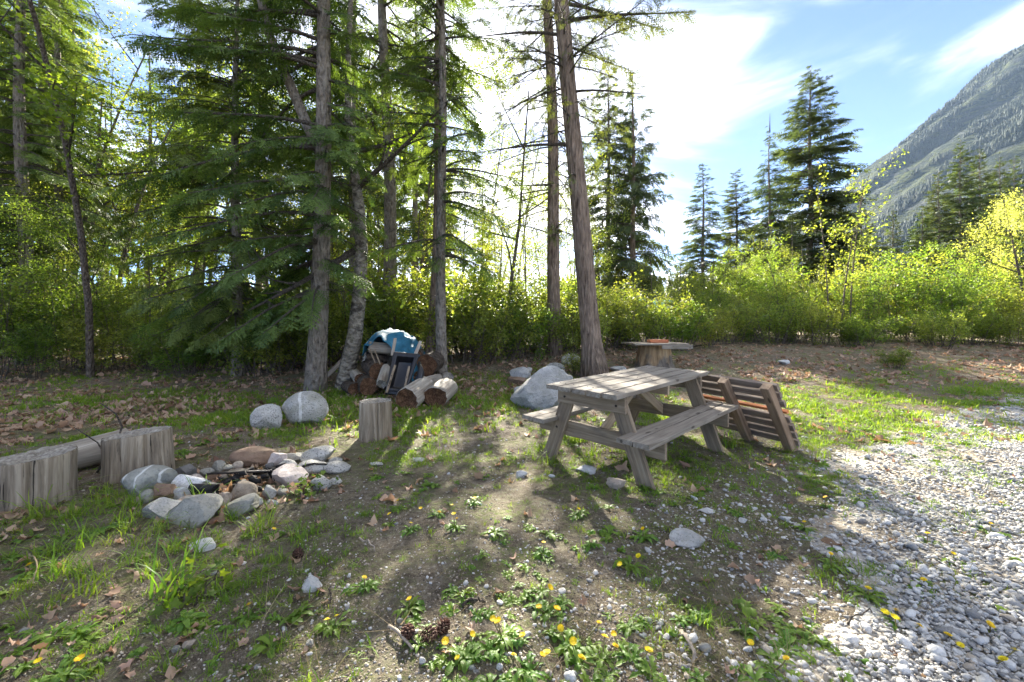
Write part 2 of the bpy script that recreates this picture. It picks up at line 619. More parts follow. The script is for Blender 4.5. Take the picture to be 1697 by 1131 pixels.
# gravel bed: a thin sheet of grey fines under the loose stones on the right
gx2 = np.arange(0.0, 16.0, 0.09)
gy2 = np.arange(0.4, 12.5, 0.09)
X2, Y2 = np.meshgrid(gx2, gy2)
side = gravel_side(X2, Y2)
Z2 = terrain(X2, Y2) + 0.010 * np.clip(side * 3.0, -1.5, 1)
n2 = len(gx2)
i2 = (np.arange(len(gy2) - 1)[:, None] * n2 + np.arange(n2 - 1)[None]).reshape(-1)
Q2 = np.stack([i2, i2 + 1, i2 + n2 + 1, i2 + n2], -1)
keep = (side.reshape(-1)[Q2] > -0.45).all(1)


def mat_gravel_bed():
    m, n, l = new_mat('gravel_bed')
    tc = n.new('ShaderNodeTexCoord')
    v = tc.outputs['Object']
    vo = n.new('ShaderNodeTexVoronoi')
    vo.inputs['Scale'].default_value = 34
    vo.inputs['Randomness'].default_value = 1
    l.new(v, vo.inputs['Vector'])
    r = ramp(n, [(0.0, (0.20, 0.19, 0.175)), (0.5, (0.34, 0.335, 0.32)), (1.0, (0.50, 0.50, 0.49))])
    l.new(vo.outputs['Color'], r.inputs[0])
    big = noise(n, l, v, 1.6, 6, .7)
    col = mixc(n, l, rng_map(n, l, big.outputs['Fac'], 0.40, 0.60, 0.1, 0.95), r.outputs[0], (0.24, 0.205, 0.155))
    inv = n.new('ShaderNodeMath')
    inv.operation = 'SUBTRACT'
    inv.inputs[0].default_value = 1.0
    l.new(vo.outputs['Distance'], inv.inputs[1])
    return finish(m, n, l, col, 0.9, inv.outputs[0], 0.8, 0.02, 0.2)


gb = link('gravel_bed', mesh_np('gravel_bed', np.stack([X2, Y2, Z2], -1), None, Q2[keep], mat_gravel_bed(), smooth=True))
tag(gb, 'pale grey gravel of the drive along the right', 'gravel', kind='structure')

# ------------------------------------------------------------------ mountain
prof_px = np.array([1000, 1100, 1200, 1300, 1395, 1450, 1500, 1548, 1575, 1596, 1612, 1640, 1665, 1697, 1800, 1950, 2300, 3000, 4000])
prof_py = np.array([545, 520, 470, 395, 318, 268, 235, 192, 172, 160, 138, 108, 97, 92, 40, -40, -150, -250, -100])
YD = 1700.0
prof_x = (prof_px - 848.5) / FPX * YD
prof_z = (HOR - prof_py) / FPX * YD
mx_ = np.arange(300, 6400, 26.0)
my_ = np.arange(300, 2900, 26.0)
XM, YM = np.meshgrid(mx_, my_)
xs = XM * YD / np.maximum(YM, 900) * 0.55 + XM * 0.45
zr = np.interp(XM, prof_x, prof_z)
t_ = np.clip((YM - 600) / (YD - 600), -.3, 1.6)
g_ = np.where(t_ < 1, .74 + .26 * t_, 1 - 0.55 * (t_ - 1))
rid = 1 - np.abs(2 * fbm(YM / 330 + XM / 1500, XM / 1300, 31, 4) - 1)
rid2 = 1 - np.abs(2 * fbm(YM / 95 + XM / 420, XM / 300, 37, 4) - 1)
top_ = 1 - 0.8 * np.clip((t_ - 0.85) / 0.15, 0, 1)
ZM = zr * g_ + (rid - 0.75) * 170 * np.clip(zr / 500, 0.05, 1) * top_ + (rid2 - 0.7) * 60 * np.clip(zr / 200, 0, 1) * (.4 + .6 * top_)
ZM = ZM * np.clip(zr / 60, 0, 1) - 12 * (1 - np.clip(zr / 60, 0, 1)) - 6


def mat_mountain():
    m, n, l = new_mat('mountain_slope')
    tc = n.new('ShaderNodeTexCoord')
    v = tc.outputs['Object']
    mp = n.new('ShaderNodeMapping')
    mp.inputs['Scale'].default_value = (0.011, 0.006, 0.02)
    mp.inputs['Rotation'].default_value = (0, R(28), R(20))
    l.new(v, mp.inputs['Vector'])
    a = noise(n, l, mp.outputs[0], 1.0, 9, 0.68, 0.6)
    b = noise(n, l, v, 0.045, 6, 0.7)
    r = ramp(n, [(0.34, (0.006, 0.012, 0.009)), (0.44, (0.012, 0.022, 0.012)), (0.50, (0.060, 0.070, 0.024)), (0.54, (0.018, 0.026, 0.020)), (0.62, (0.046, 0.052, 0.044)), (0.70, (0.13, 0.13, 0.125))])
    l.new(a.outputs['Fac'], r.inputs[0])
    col = mixc(n, l, rng_map(n, l, b.outputs['Fac'], 0.5, 0.65, 0, 0.75), r.outputs[0], (0.014, 0.021, 0.012))
    return finish(m, n, l, col, 0.95, b.outputs['Fac'], 1.0, 20.0, 0.05)


nm = len(mx_)
im = (np.arange(len(my_) - 1)[:, None] * nm + np.arange(nm - 1)[None]).reshape(-1)
QM = np.stack([im, im + 1, im + nm + 1, im + nm], -1)
mtn = link('mountain', mesh_np('mountain', np.stack([XM, YM, ZM], -1), None, QM, mat_mountain(), smooth=True))
tag(mtn, 'steep rocky mountainside with scattered conifers rising at the right', 'mountain', kind='structure')


def mtn_z(x, y):
    fx, fy = (x - mx_[0]) / 26.0, (y - my_[0]) / 26.0
    i, j = np.clip(fx.astype(int), 0, nm - 2), np.clip(fy.astype(int), 0, len(my_) - 2)
    u, w = fx - i, fy - j
    return ZM[j, i] * (1 - u) * (1 - w) + ZM[j, i + 1] * u * (1 - w) + ZM[j + 1, i] * (1 - u) * w + ZM[j + 1, i + 1] * u * w


# ------------------------------------------------------------------ scattering (ground cover only)
def scatter(name, P, rot, scl, idx, meshes, label, cat, kind='stuff'):
    """One object: points that carry small meshes through geometry nodes."""
    P = np.asarray(P, np.float32)
    m = bpy.data.meshes.new(name)
    m.vertices.add(len(P))
    m.vertices.foreach_set('co', P.reshape(-1))
    for nm_, ty, arr, key in (('rot', 'FLOAT_VECTOR', rot, 'vector'), ('scl', 'FLOAT', scl, 'value'), ('idx', 'INT', idx, 'value')):
        a = m.attributes.new(nm_, ty, 'POINT')
        a.data.foreach_set(key, np.asarray(arr, np.int32 if ty == 'INT' else np.float32).reshape(-1))
    o = link(name, m)
    c = bpy.data.collections.new(name + '_kinds')
    for k, me in enumerate(meshes):
        c.objects.link(bpy.data.objects.new('%s_kind_%02d' % (name, k), me))
    ng = bpy.data.node_groups.new(name, 'GeometryNodeTree')
    ng.interface.new_socket('Geometry', in_out='INPUT', socket_type='NodeSocketGeometry')
    ng.interface.new_socket('Geometry', in_out='OUTPUT', socket_type='NodeSocketGeometry')
    N, L = ng.nodes, ng.links
    gi, go = N.new('NodeGroupInput'), N.new('NodeGroupOutput')
    ip = N.new('GeometryNodeInstanceOnPoints')
    ci = N.new('GeometryNodeCollectionInfo')
    ci.inputs['Collection'].default_value = c
    ci.inputs['Separate Children'].default_value = True
    ci.inputs['Reset Children'].default_value = True
    ip.inputs['Pick Instance'].default_value = True

    def attr(nm_, ty):
        a = N.new('GeometryNodeInputNamedAttribute')
        a.data_type = ty
        a.inputs['Name'].default_value = nm_
        return a.outputs['Attribute']
    er = N.new('FunctionNodeEulerToRotation')
    L.new(attr('rot', 'FLOAT_VECTOR'), er.inputs[0])
    L.new(gi.outputs[0], ip.inputs['Points'])
    L.new(ci.outputs[0], ip.inputs['Instance'])
    L.new(attr('idx', 'INT'), ip.inputs['Instance Index'])
    L.new(er.outputs[0], ip.inputs['Rotation'])
    L.new(attr('scl', 'FLOAT'), ip.inputs['Scale'])
    L.new(ip.outputs[0], go.inputs[0])
    md = o.modifiers.new('scatter', 'NODES')
    md.node_group = ng
    return tag(o, label, cat, kind=kind)
# ------------------------------------------------------------------ conifers
def spray_template(seed, near=True):
    """A flat fir twig of length 1 along +x in the xy plane, with side twigs and needles."""
    rg = np.random.default_rng(seed)
    V, T = [], []

    def feather(p0, d, ln, w, pitch):
        n = max(2, int(ln / pitch))
        s = np.array([-d[1], d[0], 0])
        for k in range(n):
            t0, t1 = k / n, (k + 1) / n
            a, b = p0 + d * ln * t0, p0 + d * ln * t1
            for sg in (1, -1):
                tip = a + d * pitch * 1.25 + sg * s * w * (1 - 0.55 * t0) * rg.uniform(.75, 1.2) + np.array([0, 0, rg.normal() * w * .35])
                V.extend([a, b, tip])
                T.append((len(V) - 3, len(V) - 2, len(V) - 1))
        a = p0 + d * ln
        V.extend([a - s * w * .25, a + s * w * .25, a + d * pitch * 1.3])
        T.append((len(V) - 3, len(V) - 2, len(V) - 1))

    if near:
        feather(np.zeros(3), np.array([1., 0, 0]), 0.95, 0.06, 0.07)
        for k in range(13):
            t = 0.08 + 0.85 * k / 13
            sg = 1 if k % 2 else -1
            an = R(rg.uniform(38, 62)) * sg
            d = np.array([math.cos(an), math.sin(an), 0])
            feather(np.array([t, 0, 0]), d, (0.12 + 0.40 * (1 - t)) * rg.uniform(.8, 1.15), 0.055, 0.075)
        V = np.array(V)
    else:
        def dia(p0, d, ln, w):
            s = np.array([-d[1], d[0], 0])
            V.extend([p0, p0 + d * ln * .45 + s * w, p0 + d * ln, p0 + d * ln * .45 - s * w])
            i = len(V)
            T.extend([(i - 4, i - 3, i - 2), (i - 4, i - 2, i - 1)])
        dia(np.zeros(3), np.array([1., 0, 0]), 1.0, 0.05)
        for k in range(9):
            t = 0.05 + 0.85 * k / 9
            sg = 1 if k % 2 else -1
            an = R(rg.uniform(35, 65)) * sg
            dia(np.array([t, 0, 0]), np.array([math.cos(an), math.sin(an), 0]), (0.14 + 0.42 * (1 - t)) * rg.uniform(.8, 1.2), 0.055)
        V = np.array(V)
    V[:, 2] += -0.22 * V[:, 0] ** 2 - 0.35 * V[:, 1] ** 2
    return V, np.array(T)


SPRAY_NEAR = [spray_template(s, True) for s in (1, 2, 3)]
SPRAY_FAR = [spray_template(s, False) for s in (4, 5, 6)]


def put_sprays(g, O, Xd, Zd, S, tint, templates, rg):
    O, Xd, Zd = np.asarray(O), unit(np.asarray(Xd)), np.asarray(Zd)
    Yd = unit(np.cross(Zd, Xd))
    Zd = np.cross(Xd, Yd)
    S, tint = np.asarray(S), np.asarray(tint)
    which = rg.integers(0, len(templates), len(O))
    for k, (V, T) in enumerate(templates):
        m = which == k
        if not m.any(): continue
        A = np.stack([Xd[m], Yd[m], Zd[m]], 1) * S[m][:, None, None]
        P = np.einsum('vj,njk->nvk', V, A) + O[m][:, None]
        n, nv = P.shape[:2]
        TT = (T[None] + (np.arange(n) * nv)[:, None, None]).reshape(-1, 3)
        g.add(P.reshape(-1, 3), TT, None, np.repeat(tint[m], nv))


def conifer(seed, H, r0, hb, Rm, near=True, lean=(0, 0), wob=0.05, droop=0.35, elev=0.0, whorl=0.42, per=5,
            spray=0.42, gap=1.0, bias=None, flare=1.35, pts=None, shape=0.85, hang=0.0, mats=('bark_fir', 'needles'),
            dead=None, leader=0.0, extra=None, dense_from=None, lichen=.35):
    """Returns meshes: trunk, branches, crown. Heights measured from the foot of the tree."""
    rg = np.random.default_rng(seed)
    n = 26 if near else 10
    h = np.linspace(-0.2, H, n)
    if pts is not None:
        pz = np.array([p[2] for p in pts])
        ox, oy = np.interp(h, pz, [p[0] for p in pts]), np.interp(h, pz, [p[1] for p in pts])
    else:
        ox, oy = lean[0] * h / H, lean[1] * h / H
    w1, w2 = rg.uniform(0, 6, 2)
    ox = ox + wob * (np.sin(h * 0.6 + w1) - math.sin(w1)) * np.clip(h, 0, 1)
    oy = oy + wob * (np.sin(h * 0.5 + w2) - math.sin(w2)) * np.clip(h, 0, 1)
    rad = r0 * np.clip(1 - h / H, 0.02, 1) ** 0.75 * (1 + (flare - 1) * np.exp(-np.clip(h, 0, 9) / 0.35))
    gt = Geo()
    tube(gt, np.stack([ox, oy, h], 1), rad, 18 if near else 7, 0.035 if near else 0.0, seed=seed)
    at_h = lambda z: np.array([np.interp(z, h, ox), np.interp(z, h, oy), z])
    r_h = lambda z: float(np.interp(z, h, rad))
    gb_, gf = Geo(), Geo()
    rollv = .35 if near else .55
    O, Xd, Zd, S, TI = [], [], [], [], []

    def limb(z, az, L, el, dr, leafy=True, start=0.18, slim=1.0):
        base = at_h(z)
        dv = np.array([math.cos(az), math.sin(az), 0])
        sv = np.array([-dv[1], dv[0], 0])
        k = 7 if near else 4
        t = np.linspace(0, 1, k)
        bend = rg.normal() * 0.10
        P = base + dv * (L * t)[:, None] + sv * (bend * L * t ** 2)[:, None] + np.array([0, 0, 1.]) * (L * (el * t - dr * t ** 2 + 0.30 * dr * t ** 4))[:, None]
        rb = max(0.006 if near else 0.012, min(r_h(z) * 0.34, 0.012 + 0.013 * L))
        tube(gb_, P, rb * slim * (1 - 0.85 * t), 5 if near else 3, cap=False)
        if not leafy: return P
        m = max(3, int(L / (spray * 0.30) / gap))
        for j in range(m):
            tt = start + (1 - start) * (j + rg.uniform(0, 1)) / m
            p = np.array([np.interp(tt, t, P[:, c]) for c in range(3)])
            slope = el - 2 * dr * tt + 1.2 * dr * tt ** 3
            sg = 1 if j % 2 else -1
            an = R(rg.uniform(30, 65)) * sg * (1 - 0.4 * tt)
            x = dv * math.cos(an) + sv * math.sin(an) + np.array([0, 0, slope * math.cos(an) - 0.12 - hang * rg.uniform(.5, 1.3)])
            O.append(p); Xd.append(x)
            Zd.append(np.array([rg.normal() * rollv, rg.normal() * rollv, 1]))
            S.append(spray * rg.uniform(.7, 1.2) * (1.0 - 0.35 * tt) * min(1.0, .22 + L / (1.9 * spray + .6))); TI.append(rg.uniform(0, 1))
        O.append(P[-2]); Xd.append(P[-1] - P[-2] + np.array([0, 0, -.03])); Zd.append(np.array([0, 0, 1.])); S.append(spray * .9 * min(1.0, .22 + L / (1.9 * spray + .6))); TI.append(rg.uniform(.3, 1))
        return P

    z = hb
    while z < H * 0.985:
        f = (z - hb) / (H - hb)
        Lm = Rm * (1 - f) ** shape * min(1, 0.72 + f * 2.5) + 0.10
        pn = per if f < .8 else max(3, per - 1)
        if dense_from is not None and z > dense_from: pn *= 2
        for j in range(pn):
            az = rg.uniform(0, 6.283)
            L = Lm * rg.uniform(.62, 1.12)
            if bias: L *= bias(az, z)
            if L < 0.12: continue
            e_ = elev + 0.5 * f ** 1.5 + rg.normal() * .08
            limb(max(.3, z + rg.normal() * whorl * (.25 if near else .6)), az, L, e_, droop * (1 - .6 * f) * rg.uniform(.7, 1.3))
        z += whorl * (0.6 + 0.5 * (1 - f))
    if leader:
        tube(gb_, np.array([at_h(H * .985), at_h(H * .985) + np.array([0, 0, leader])]), [0.03, 0.01], 4)
    for (zz, az, L, el, dr, leafy) in (extra or []):
        limb(zz, az, L, el, dr, leafy)
    if dead:
        h0, h1, nd, Ld = dead
        for _ in range(nd):
            zz, az = rg.uniform(h0, h1), rg.uniform(0, 6.283)
            L = Ld * rg.uniform(.35, 1.1)
            P = limb(zz, az, L, rg.normal() * .15 + .02, rg.uniform(.05, .45), False, slim=.55)
            for q in range(int(13 * L)):
                tt = rg.uniform(.2, 1)
                p = np.array([np.interp(tt, np.linspace(0, 1, len(P)), P[:, c]) for c in range(3)])
                d = unit(np.array([math.cos(az), math.sin(az), 0]) + rg.normal(size=3) * .7 + np.array([0, 0, -.35]))
                ln = rg.uniform(.15, .55) * (1.2 - tt * .5)
                e1 = p + d * ln * .5
                e2 = p + d * ln + np.array([0, 0, -.25 * ln])
                tube(gb_, np.array([p, e1, e2]), [.006, .004, .002], 3, cap=False)
                if rg.random() < lichen:
                    O.append(e1); Xd.append(d + np.array([0, 0, -.5])); Zd.append(rg.normal(size=3)); S.append(rg.uniform(.12, .24)); TI.append(rg.uniform(0, 1))
    put_sprays(gf, O, Xd, Zd, S, TI, SPRAY_NEAR if near else SPRAY_FAR, rg)
    nm_ = 'conifer_%d' % seed
    return (gt.mesh(nm_ + '_trunk', M[mats[0]], True), gb_.mesh(nm_ + '_branches', M['twig'], True), gf.mesh(nm_ + '_crown', M[mats[1]]))


# ------------------------------------------------------------------ broadleaf trees and shrubs
LEAF_V = np.array([(0, 0, 0), (.38, .30, .05), (.62, .24, .03), (1, 0, -.10), (.62, -.24, .03), (.38, -.30, .05)])
LEAF_T = np.array([(0, 1, 5), (1, 2, 4), (1, 4, 5), (2, 3, 4)])
LEAF_V2 = np.array([(0, 0, 0), (.5, .33, .06), (1, 0, -.08), (.5, -.33, .06)])
LEAF_T2 = np.array([(0, 1, 3), (1, 2, 3)])
# palmate leaf (maple): five lobes
_a = np.radians([180, 128, 100, 70, 45, 22, 0, -22, -45, -70, -100, -128])
_r = np.array([.12, .42, .26, .55, .34, .40, .66, .40, .34, .55, .26, .42])
LEAF_V3 = np.concatenate([[(0.0, 0, 0.03)], np.stack([np.cos(_a) * _r, np.sin(_a) * _r, -.12 * _r], 1)]) + np.array([.12, 0, 0])
LEAF_T3 = np.array([(0, 1 + k, 1 + (k + 1) % 12) for k in range(12)])


def put_leaves(g, O, Xd, Zd, S, tint, kind=2):
    V, T = {2: (LEAF_V2, LEAF_T2), 4: (LEAF_V, LEAF_T), 5: (LEAF_V3, LEAF_T3)}[kind]
    O = np.asarray(O)
    if not len(O): return
    Xd = unit(np.asarray(Xd))
    Yd = unit(np.cross(np.asarray(Zd), Xd))
    Zd = np.cross(Xd, Yd)
    A = np.stack([Xd, Yd, Zd], 1) * np.asarray(S)[:, None, None]
    P = np.einsum('vj,njk->nvk', V, A) + O[:, None]
    n, nv = P.shape[:2]
    g.add(P.reshape(-1, 3), (T[None] + (np.arange(n) * nv)[:, None, None]).reshape(-1, 3), None, np.repeat(np.asarray(tint), nv))


def broadleaf(seed, stems, leaf, lpt, mats, kind=2, spread=0.9, levels=3, kids=(4, 5), ratio=0.55, start=0.35, up=0.25, thin=1.0, flat=0.7, cluster=0.10, pts=None):
    """stems: list of (x, y, direction, length, radius). Returns meshes: trunk, branches, crown."""
    rg = np.random.default_rng(seed)
    gt, gb_, gf = Geo(), Geo(), Geo()
    O, Xd, Zd, S, TI = [], [], [], [], []

    def grow(p, d, L, r, lev, g):
        k = 7 if lev == 0 else 4
        t = np.linspace(0, 1, k)
        side = unit(np.cross(d, rg.normal(size=3)))
        bend = rg.normal() * .16
        P = p + d * (L * t)[:, None] + side * (bend * L * t ** 2)[:, None] + np.array([0, 0, up * L]) * (t ** 2)[:, None] * (0.3 if lev == 0 else .6)
        if lev == 0 and pts is not None:
            P = np.array(pts, float)
            k = len(P)
            t = np.linspace(0, 1, k)
        tube(g, P, np.maximum(r * (1 - .75 * t), .0025), (10 if r > .06 else 5) if lev == 0 else 3, cap=False, rough=.03 if lev == 0 and r > .05 else 0, seed=seed)
        if lev < levels:
            nk = rg.integers(kids[0], kids[1] + 1) + (2 if lev == 0 else 0)
            for j in range(nk):
                s0 = start if lev == 0 else .25
                tt = s0 + (1 - s0) * (j + rg.uniform(0, 1)) / nk
                q = np.array([np.interp(tt, t, P[:, c]) for c in range(3)])
                nd = unit(unit(P[-1] - P[0]) * .75 + rg.normal(size=3) * spread * np.array([1, 1, flat]))
                grow(q, nd, L * ratio * rg.uniform(.6, 1.15) * (1.15 - .4 * tt), r * .5 * (1.1 - .5 * tt), lev + 1, gb_)
        if lev >= levels - 1:
            nl = int(lpt * (1.0 if lev == levels else .6) * rg.uniform(.6, 1.3))
            for _ in range(nl):
                tt = rg.uniform(.25, 1.05)
                q = np.array([np.interp(tt, t, P[:, c]) for c in range(3)]) + rg.normal(size=3) * cluster
                O.append(q)
                Xd.append(rg.normal(size=3) * np.array([1, 1, .5]) + np.array([0, 0, -.25]))
                Zd.append(rg.normal(size=3) * .55 + np.array([0, 0, 1.]))
                S.append(leaf * rg.uniform(.4, 1.4)); TI.append(rg.uniform(0, 1))

    for (x, y, d, L, r) in stems:
        grow(np.array([x, y, -0.05]), unit(np.array(d, float)), L, r, 0, gt)
    put_leaves(gf, O, Xd, Zd, S, TI, kind)
    nm_ = 'broadleaf_%d' % seed
    return (gt.mesh(nm_ + '_trunk', M[mats[0]], True), gb_.mesh(nm_ + '_branches', M['twig'], True), gf.mesh(nm_ + '_crown', M[mats[1]]))


def shrub_meshes(seed, h, rad, n, leaf, lpt, mat, kind=2, kids=(3, 4), levels=2, up=0.15):
    rg = np.random.default_rng(seed + 900)
    st = []
    for k in range(n):
        a, q = rg.uniform(0, 6.283), rg.uniform(0, 1) ** .5
        o = rg.uniform(.1, .8)
        st.append((math.cos(a) * rad * .45 * q, math.sin(a) * rad * .45 * q, (math.cos(a) * o * rad / h, math.sin(a) * o * rad / h, 1), h * rg.uniform(.65, 1.0), .011 * rg.uniform(.7, 1.4)))
    return broadleaf(seed, st, leaf, lpt, ('bark_thin', mat), kind, .75, levels, kids, .42, .22, up, cluster=.06)


def plant(name, label, cat, meshes, x, y, group=None, rz=0.0, sc=1.0, names=('trunk', 'branches', 'crown'), z=None, sz=None):
    o = thing(name, label, cat, (x, y, (tz(x, y) if z is None else z)), (0, 0, rz), group)
    o.scale = (sc, sc, sc if sz is None else sz)
    for nm_, me in zip(names, meshes):
        if me is not None:
            c = link(nm_, me, o)
            if nm_ != 'trunk': c['kind'] = 'stuff'
    return o
# ------------------------------------------------------------------ forest: the large trunks round the clearing
left_heavy = lambda az, z: 0.50 + 0.75 * max(0.0, -math.cos(az)) + 0.10 * max(0.0, -math.sin(az))
D = 7.5
fx = at(524, D)
m_ = conifer(101, 16.5, 0.165, 1.9, 2.7, lean=(0.35, 0.1), droop=0.55, elev=-0.02, whorl=0.40, per=5, spray=0.52, gap=.75, hang=.15, bias=left_heavy, dead=(1.2, 4.5, 12, 1.0))
fir_a = plant('fir_tree', 'big fir with grey trunk and low drooping branches behind the two granite boulders', 'tree', m_, fx, D)
g = Geo()
tube(g, [(0.1, 0.05, 4.3), (-0.22, 0.1, 4.95), (-0.55, 0.15, 5.7), (-0.98, 0.2, 6.7), (-1.25, 0.2, 7.8), (-1.35, .2, 9.5)], [.10, .095, .09, .08, .065, .03], 10, .03, seed=3)
link('limb', g.mesh('fir_limb', M['bark_fir'], True), fir_a)

m_ = conifer(102, 10.5, 0.11, 1.35, 2.0, droop=0.75, elev=0.12, whorl=0.26, per=6, spray=0.52, gap=.92, shape=0.55, hang=0.25)
plant('fir_tree', 'young dense dark fir with drooping boughs left of the big grey trunk', 'tree', m_, at(395, 8.9), 8.9)

D = 7.7
x0 = at(567, D)
pts = [(0, 0, -.1), (.10, 0, .35), (.22, .05, 1.0), (.30, .08, 1.8), (.33, .1, 2.6), (.28, .15, 3.4), (.15, .2, 4.2), (0, .3, 5.2), (-.05, .4, 6.4), (0, .5, 8.5)]
m_ = broadleaf(103, [(0, 0, (0, 0, 1), 8.5, .175)], .075, 7, ('bark_alder', 'leaf_mid'), 4, 1.0, 3, (3, 4), .33, .45, .1, pts=pts)
plant('alder_tree', 'mottled pale alder trunk leaning over the woodpile', 'tree', m_, x0, D)

m_ = conifer(104, 19, 0.19, 5.2, 2.0, lean=(-.5, 0), whorl=.65, per=3, droop=.45, spray=.55, gap=.9, dense_from=8.0, dead=(2.2, 5.5, 10, 1.1))
plant('fir_tree', 'straight conifer trunk rising right behind the blue tarp', 'tree', m_, at(647, 11.5), 11.5)

right_up = lambda az, z: 0.75 + 0.35 * abs(math.cos(az))
m_ = conifer(105, 15, 0.11, 2.5, 1.7, lean=(-.2, .1), whorl=.55, per=3, droop=.45, spray=.5, gap=.9, hang=.2, dense_from=5.6, bias=right_up, dead=(1.6, 6.5, 22, 1.4), flare=1.25)
plant('fir_tree', 'slim grey fir trunk beside the sawn log ends', 'tree', m_, at(733, 8.2), 8.2)
m_ = conifer(106, 17, 0.16, 3.2, 1.8, lean=(.4, .2), whorl=.6, per=3, droop=.45, spray=.52, gap=.9, hang=.2, dense_from=6.8, dead=(2, 5, 8, 1.0), mats=('bark_red', 'needles'))
plant('fir_tree', 'dark conifer trunk just behind the slim grey fir', 'tree', m_, at(716, 9.9), 9.9)

m_ = conifer(107, 24, 0.19, 10.5, 2.6, lean=(-.6, .2), whorl=.7, per=4, droop=.4, spray=.55, mats=('bark_red', 'needles_olive'), dead=(3.0, 11, 80, 2.3), flare=1.3, lichen=.65)
plant('fir_tree', 'tall straight reddish trunk with bare lower branches behind the small rocks', 'tree', m_, at(921, 11.3), 11.3)
pts = [(0, 0, -.2), (-.05, 0, .3), (-.16, 0, 1.2), (-.30, 0, 2.8), (-.48, 0, 4.6), (-.62, 0, 6.2), (-.76, 0, 8.2), (-.9, 0, 12), (-1.0, 0, 23)]
m_ = conifer(108, 23, 0.20, 10.0, 2.8, pts=pts, wob=0.02, whorl=.7, per=4, droop=.4, spray=.5, mats=('bark_red', 'needles_olive'), dead=(4.2, 10, 42, 2.1), lichen=.6, flare=1.7,
             extra=[(7.5, -.1, 2.6, .12, .16, True), (7.9, .25, 2.4, .05, .2, True), (7.2, 3.3, 2.0, .1, .3, False), (6.0, -.5, 1.6, -.1, .3, False), (7.0, .5, 1.5, .1, .35, True), (4.9, 3.0, 2.1, .12, .15, False)])
plant('fir_tree', 'thick reddish fir trunk leaning left behind the picnic table', 'tree', m_, at(988, 8.6), 8.6)

# left edge of the clearing
m_ = conifer(111, 15, 0.15, 2.3, 1.7, whorl=.36, per=5, droop=.5, spray=.5, gap=.75, hang=.3, dead=(1, 3, 8, .8))
plant('fir_tree', 'narrow fir at the far left with brown trunk', 'tree', m_, at(45, 10.0), 10.0)
m_ = conifer(112, 14, 0.13, 2.8, 1.6, whorl=.38, per=5, droop=.5, spray=.5, gap=.75, hang=.35)
plant('fir_tree', 'dark fir second from the left edge', 'tree', m_, at(95, 11.2), 11.2)
m_ = broadleaf(113, [(0, 0, (.12, -.1, 1), 9.0, .065)], .085, 9, ('bark_thin', 'leaf_mid'), 5, 1.2, 3, (5, 6), .30, .36, .15, cluster=.20)
plant('maple_tree', 'maple with broad green leaves overhanging the upper left corner', 'tree', m_, at(150, 8.6), 8.6)

# ------------------------------------------------------------------ the wood behind
FAR = [conifer(201 + k, 20, .26, 1.0 + k * .4, 4.5 + .5 * (k % 2), near=False, whorl=.50, per=(6, 8, 6, 7)[k], droop=.38, elev=.05 if k % 2 else -.1, spray=1.1, gap=(.95, .75, .9, .8)[k], shape=(.85, .8, .95, .75)[k], mats=('bark_fir', 'needles_far')) for k in range(4)]
SPAR = [conifer(211 + k, 18, .2, 4.0, 2.2, near=False, whorl=.5, per=5, droop=.5, spray=.62, gap=.62, hang=.45, mats=('bark_fir', 'needles'), dead=(1.5, 5, 10, 1.0)) for k in range(2)]
DEC = [broadleaf(221 + k, [(0, 0, (rd, .05, 1), 8.5, .085)], .095, 26, ('bark_thin', ('leaf_yellow', 'leaf_green', 'leaf_yellow')[k]), 2, 1.05, 3, (4, 5), .42, .16, .12, cluster=.26) for k, rd in enumerate((.08, -.1, .15))]
LACE = [broadleaf(226 + k, [(0, 0, (rd, .05, 1), 9.5, .075)], .085, 25, ('bark_thin', ('leaf_yellow', 'leaf_green')[k]), 2, 1.15, 3, (5, 6), .40, .14, .12, cluster=.30) for k, rd in enumerate((.06, -.08))]
rr_ = random.Random(5)
for px, D, k, hh in ((20, 17, 0, 17), (120, 19, 1, 18), (175, 26, 0, 15), (330, 20, 1, 19), (290, 30, 0, 14), (690, 22, 1, 19), (800, 28, 1, 11), (-60, 14, 1, 17), (-160, 12, 0, 16), (610, 27, 0, 20), (430, 24, 1, 20), (745, 33, 1, 15), (585, 14.5, 0, 19), (545, 19, 1, 20), (705, 27, 0, 20), (250, 21, 1, 15), (70, 13.5, 0, 15)):
    plant('fir_tree', 'dark conifer standing in the wood behind the clearing', 'tree', SPAR[k], at(px, D), D, 'conifers in the wood', rr_.uniform(0, 6), hh / 18 * rr_.uniform(.95, 1.15), sz=hh / 18)
for px, D, k, hh in ((215, 14, 1, 7), (260, 18, 0, 8), (330, 13, 0, 6.5), (470, 13.5, 1, 5), (560, 16, 2, 6), (620, 13.2, 0, 5), (680, 15.5, 2, 6), (770, 13.0, 0, 5), (880, 16.5, 2, 5),
                     (950, 17, 0, 5), (905, 22, 0, 6), (820, 19, 2, 7), (720, 21, 0, 8), (100, 15, 0, 7), (20, 13, 1, 6), (400, 17, 2, 7), (170, 21, 2, 11), (310, 24, 0, 12), (970, 24, 2, 7), (1085, 21, 0, 4.5), (520, 24, 2, 11), (-80, 11, 1, 8), (60, 18, 0, 12), (200, 17, 1, 10), (130, 13, 2, 9), (280, 15, 1, 10), (380, 14.5, 1, 9), (440, 20, 0, 13), (560, 19, 1, 12), (650, 17, 0, 7), (600, 23, 2, 11), (700, 25, 0, 10), (10, 22, 0, 14), (340, 28, 0, 16), (230, 26, 1, 12)):
    plant('broadleaf_tree', 'thin yellow-green broadleaf tree in the wood behind the trunks', 'tree', DEC[k], at(px, D), D, 'broadleaf trees in the wood', rr_.uniform(0, 6), hh / 10)
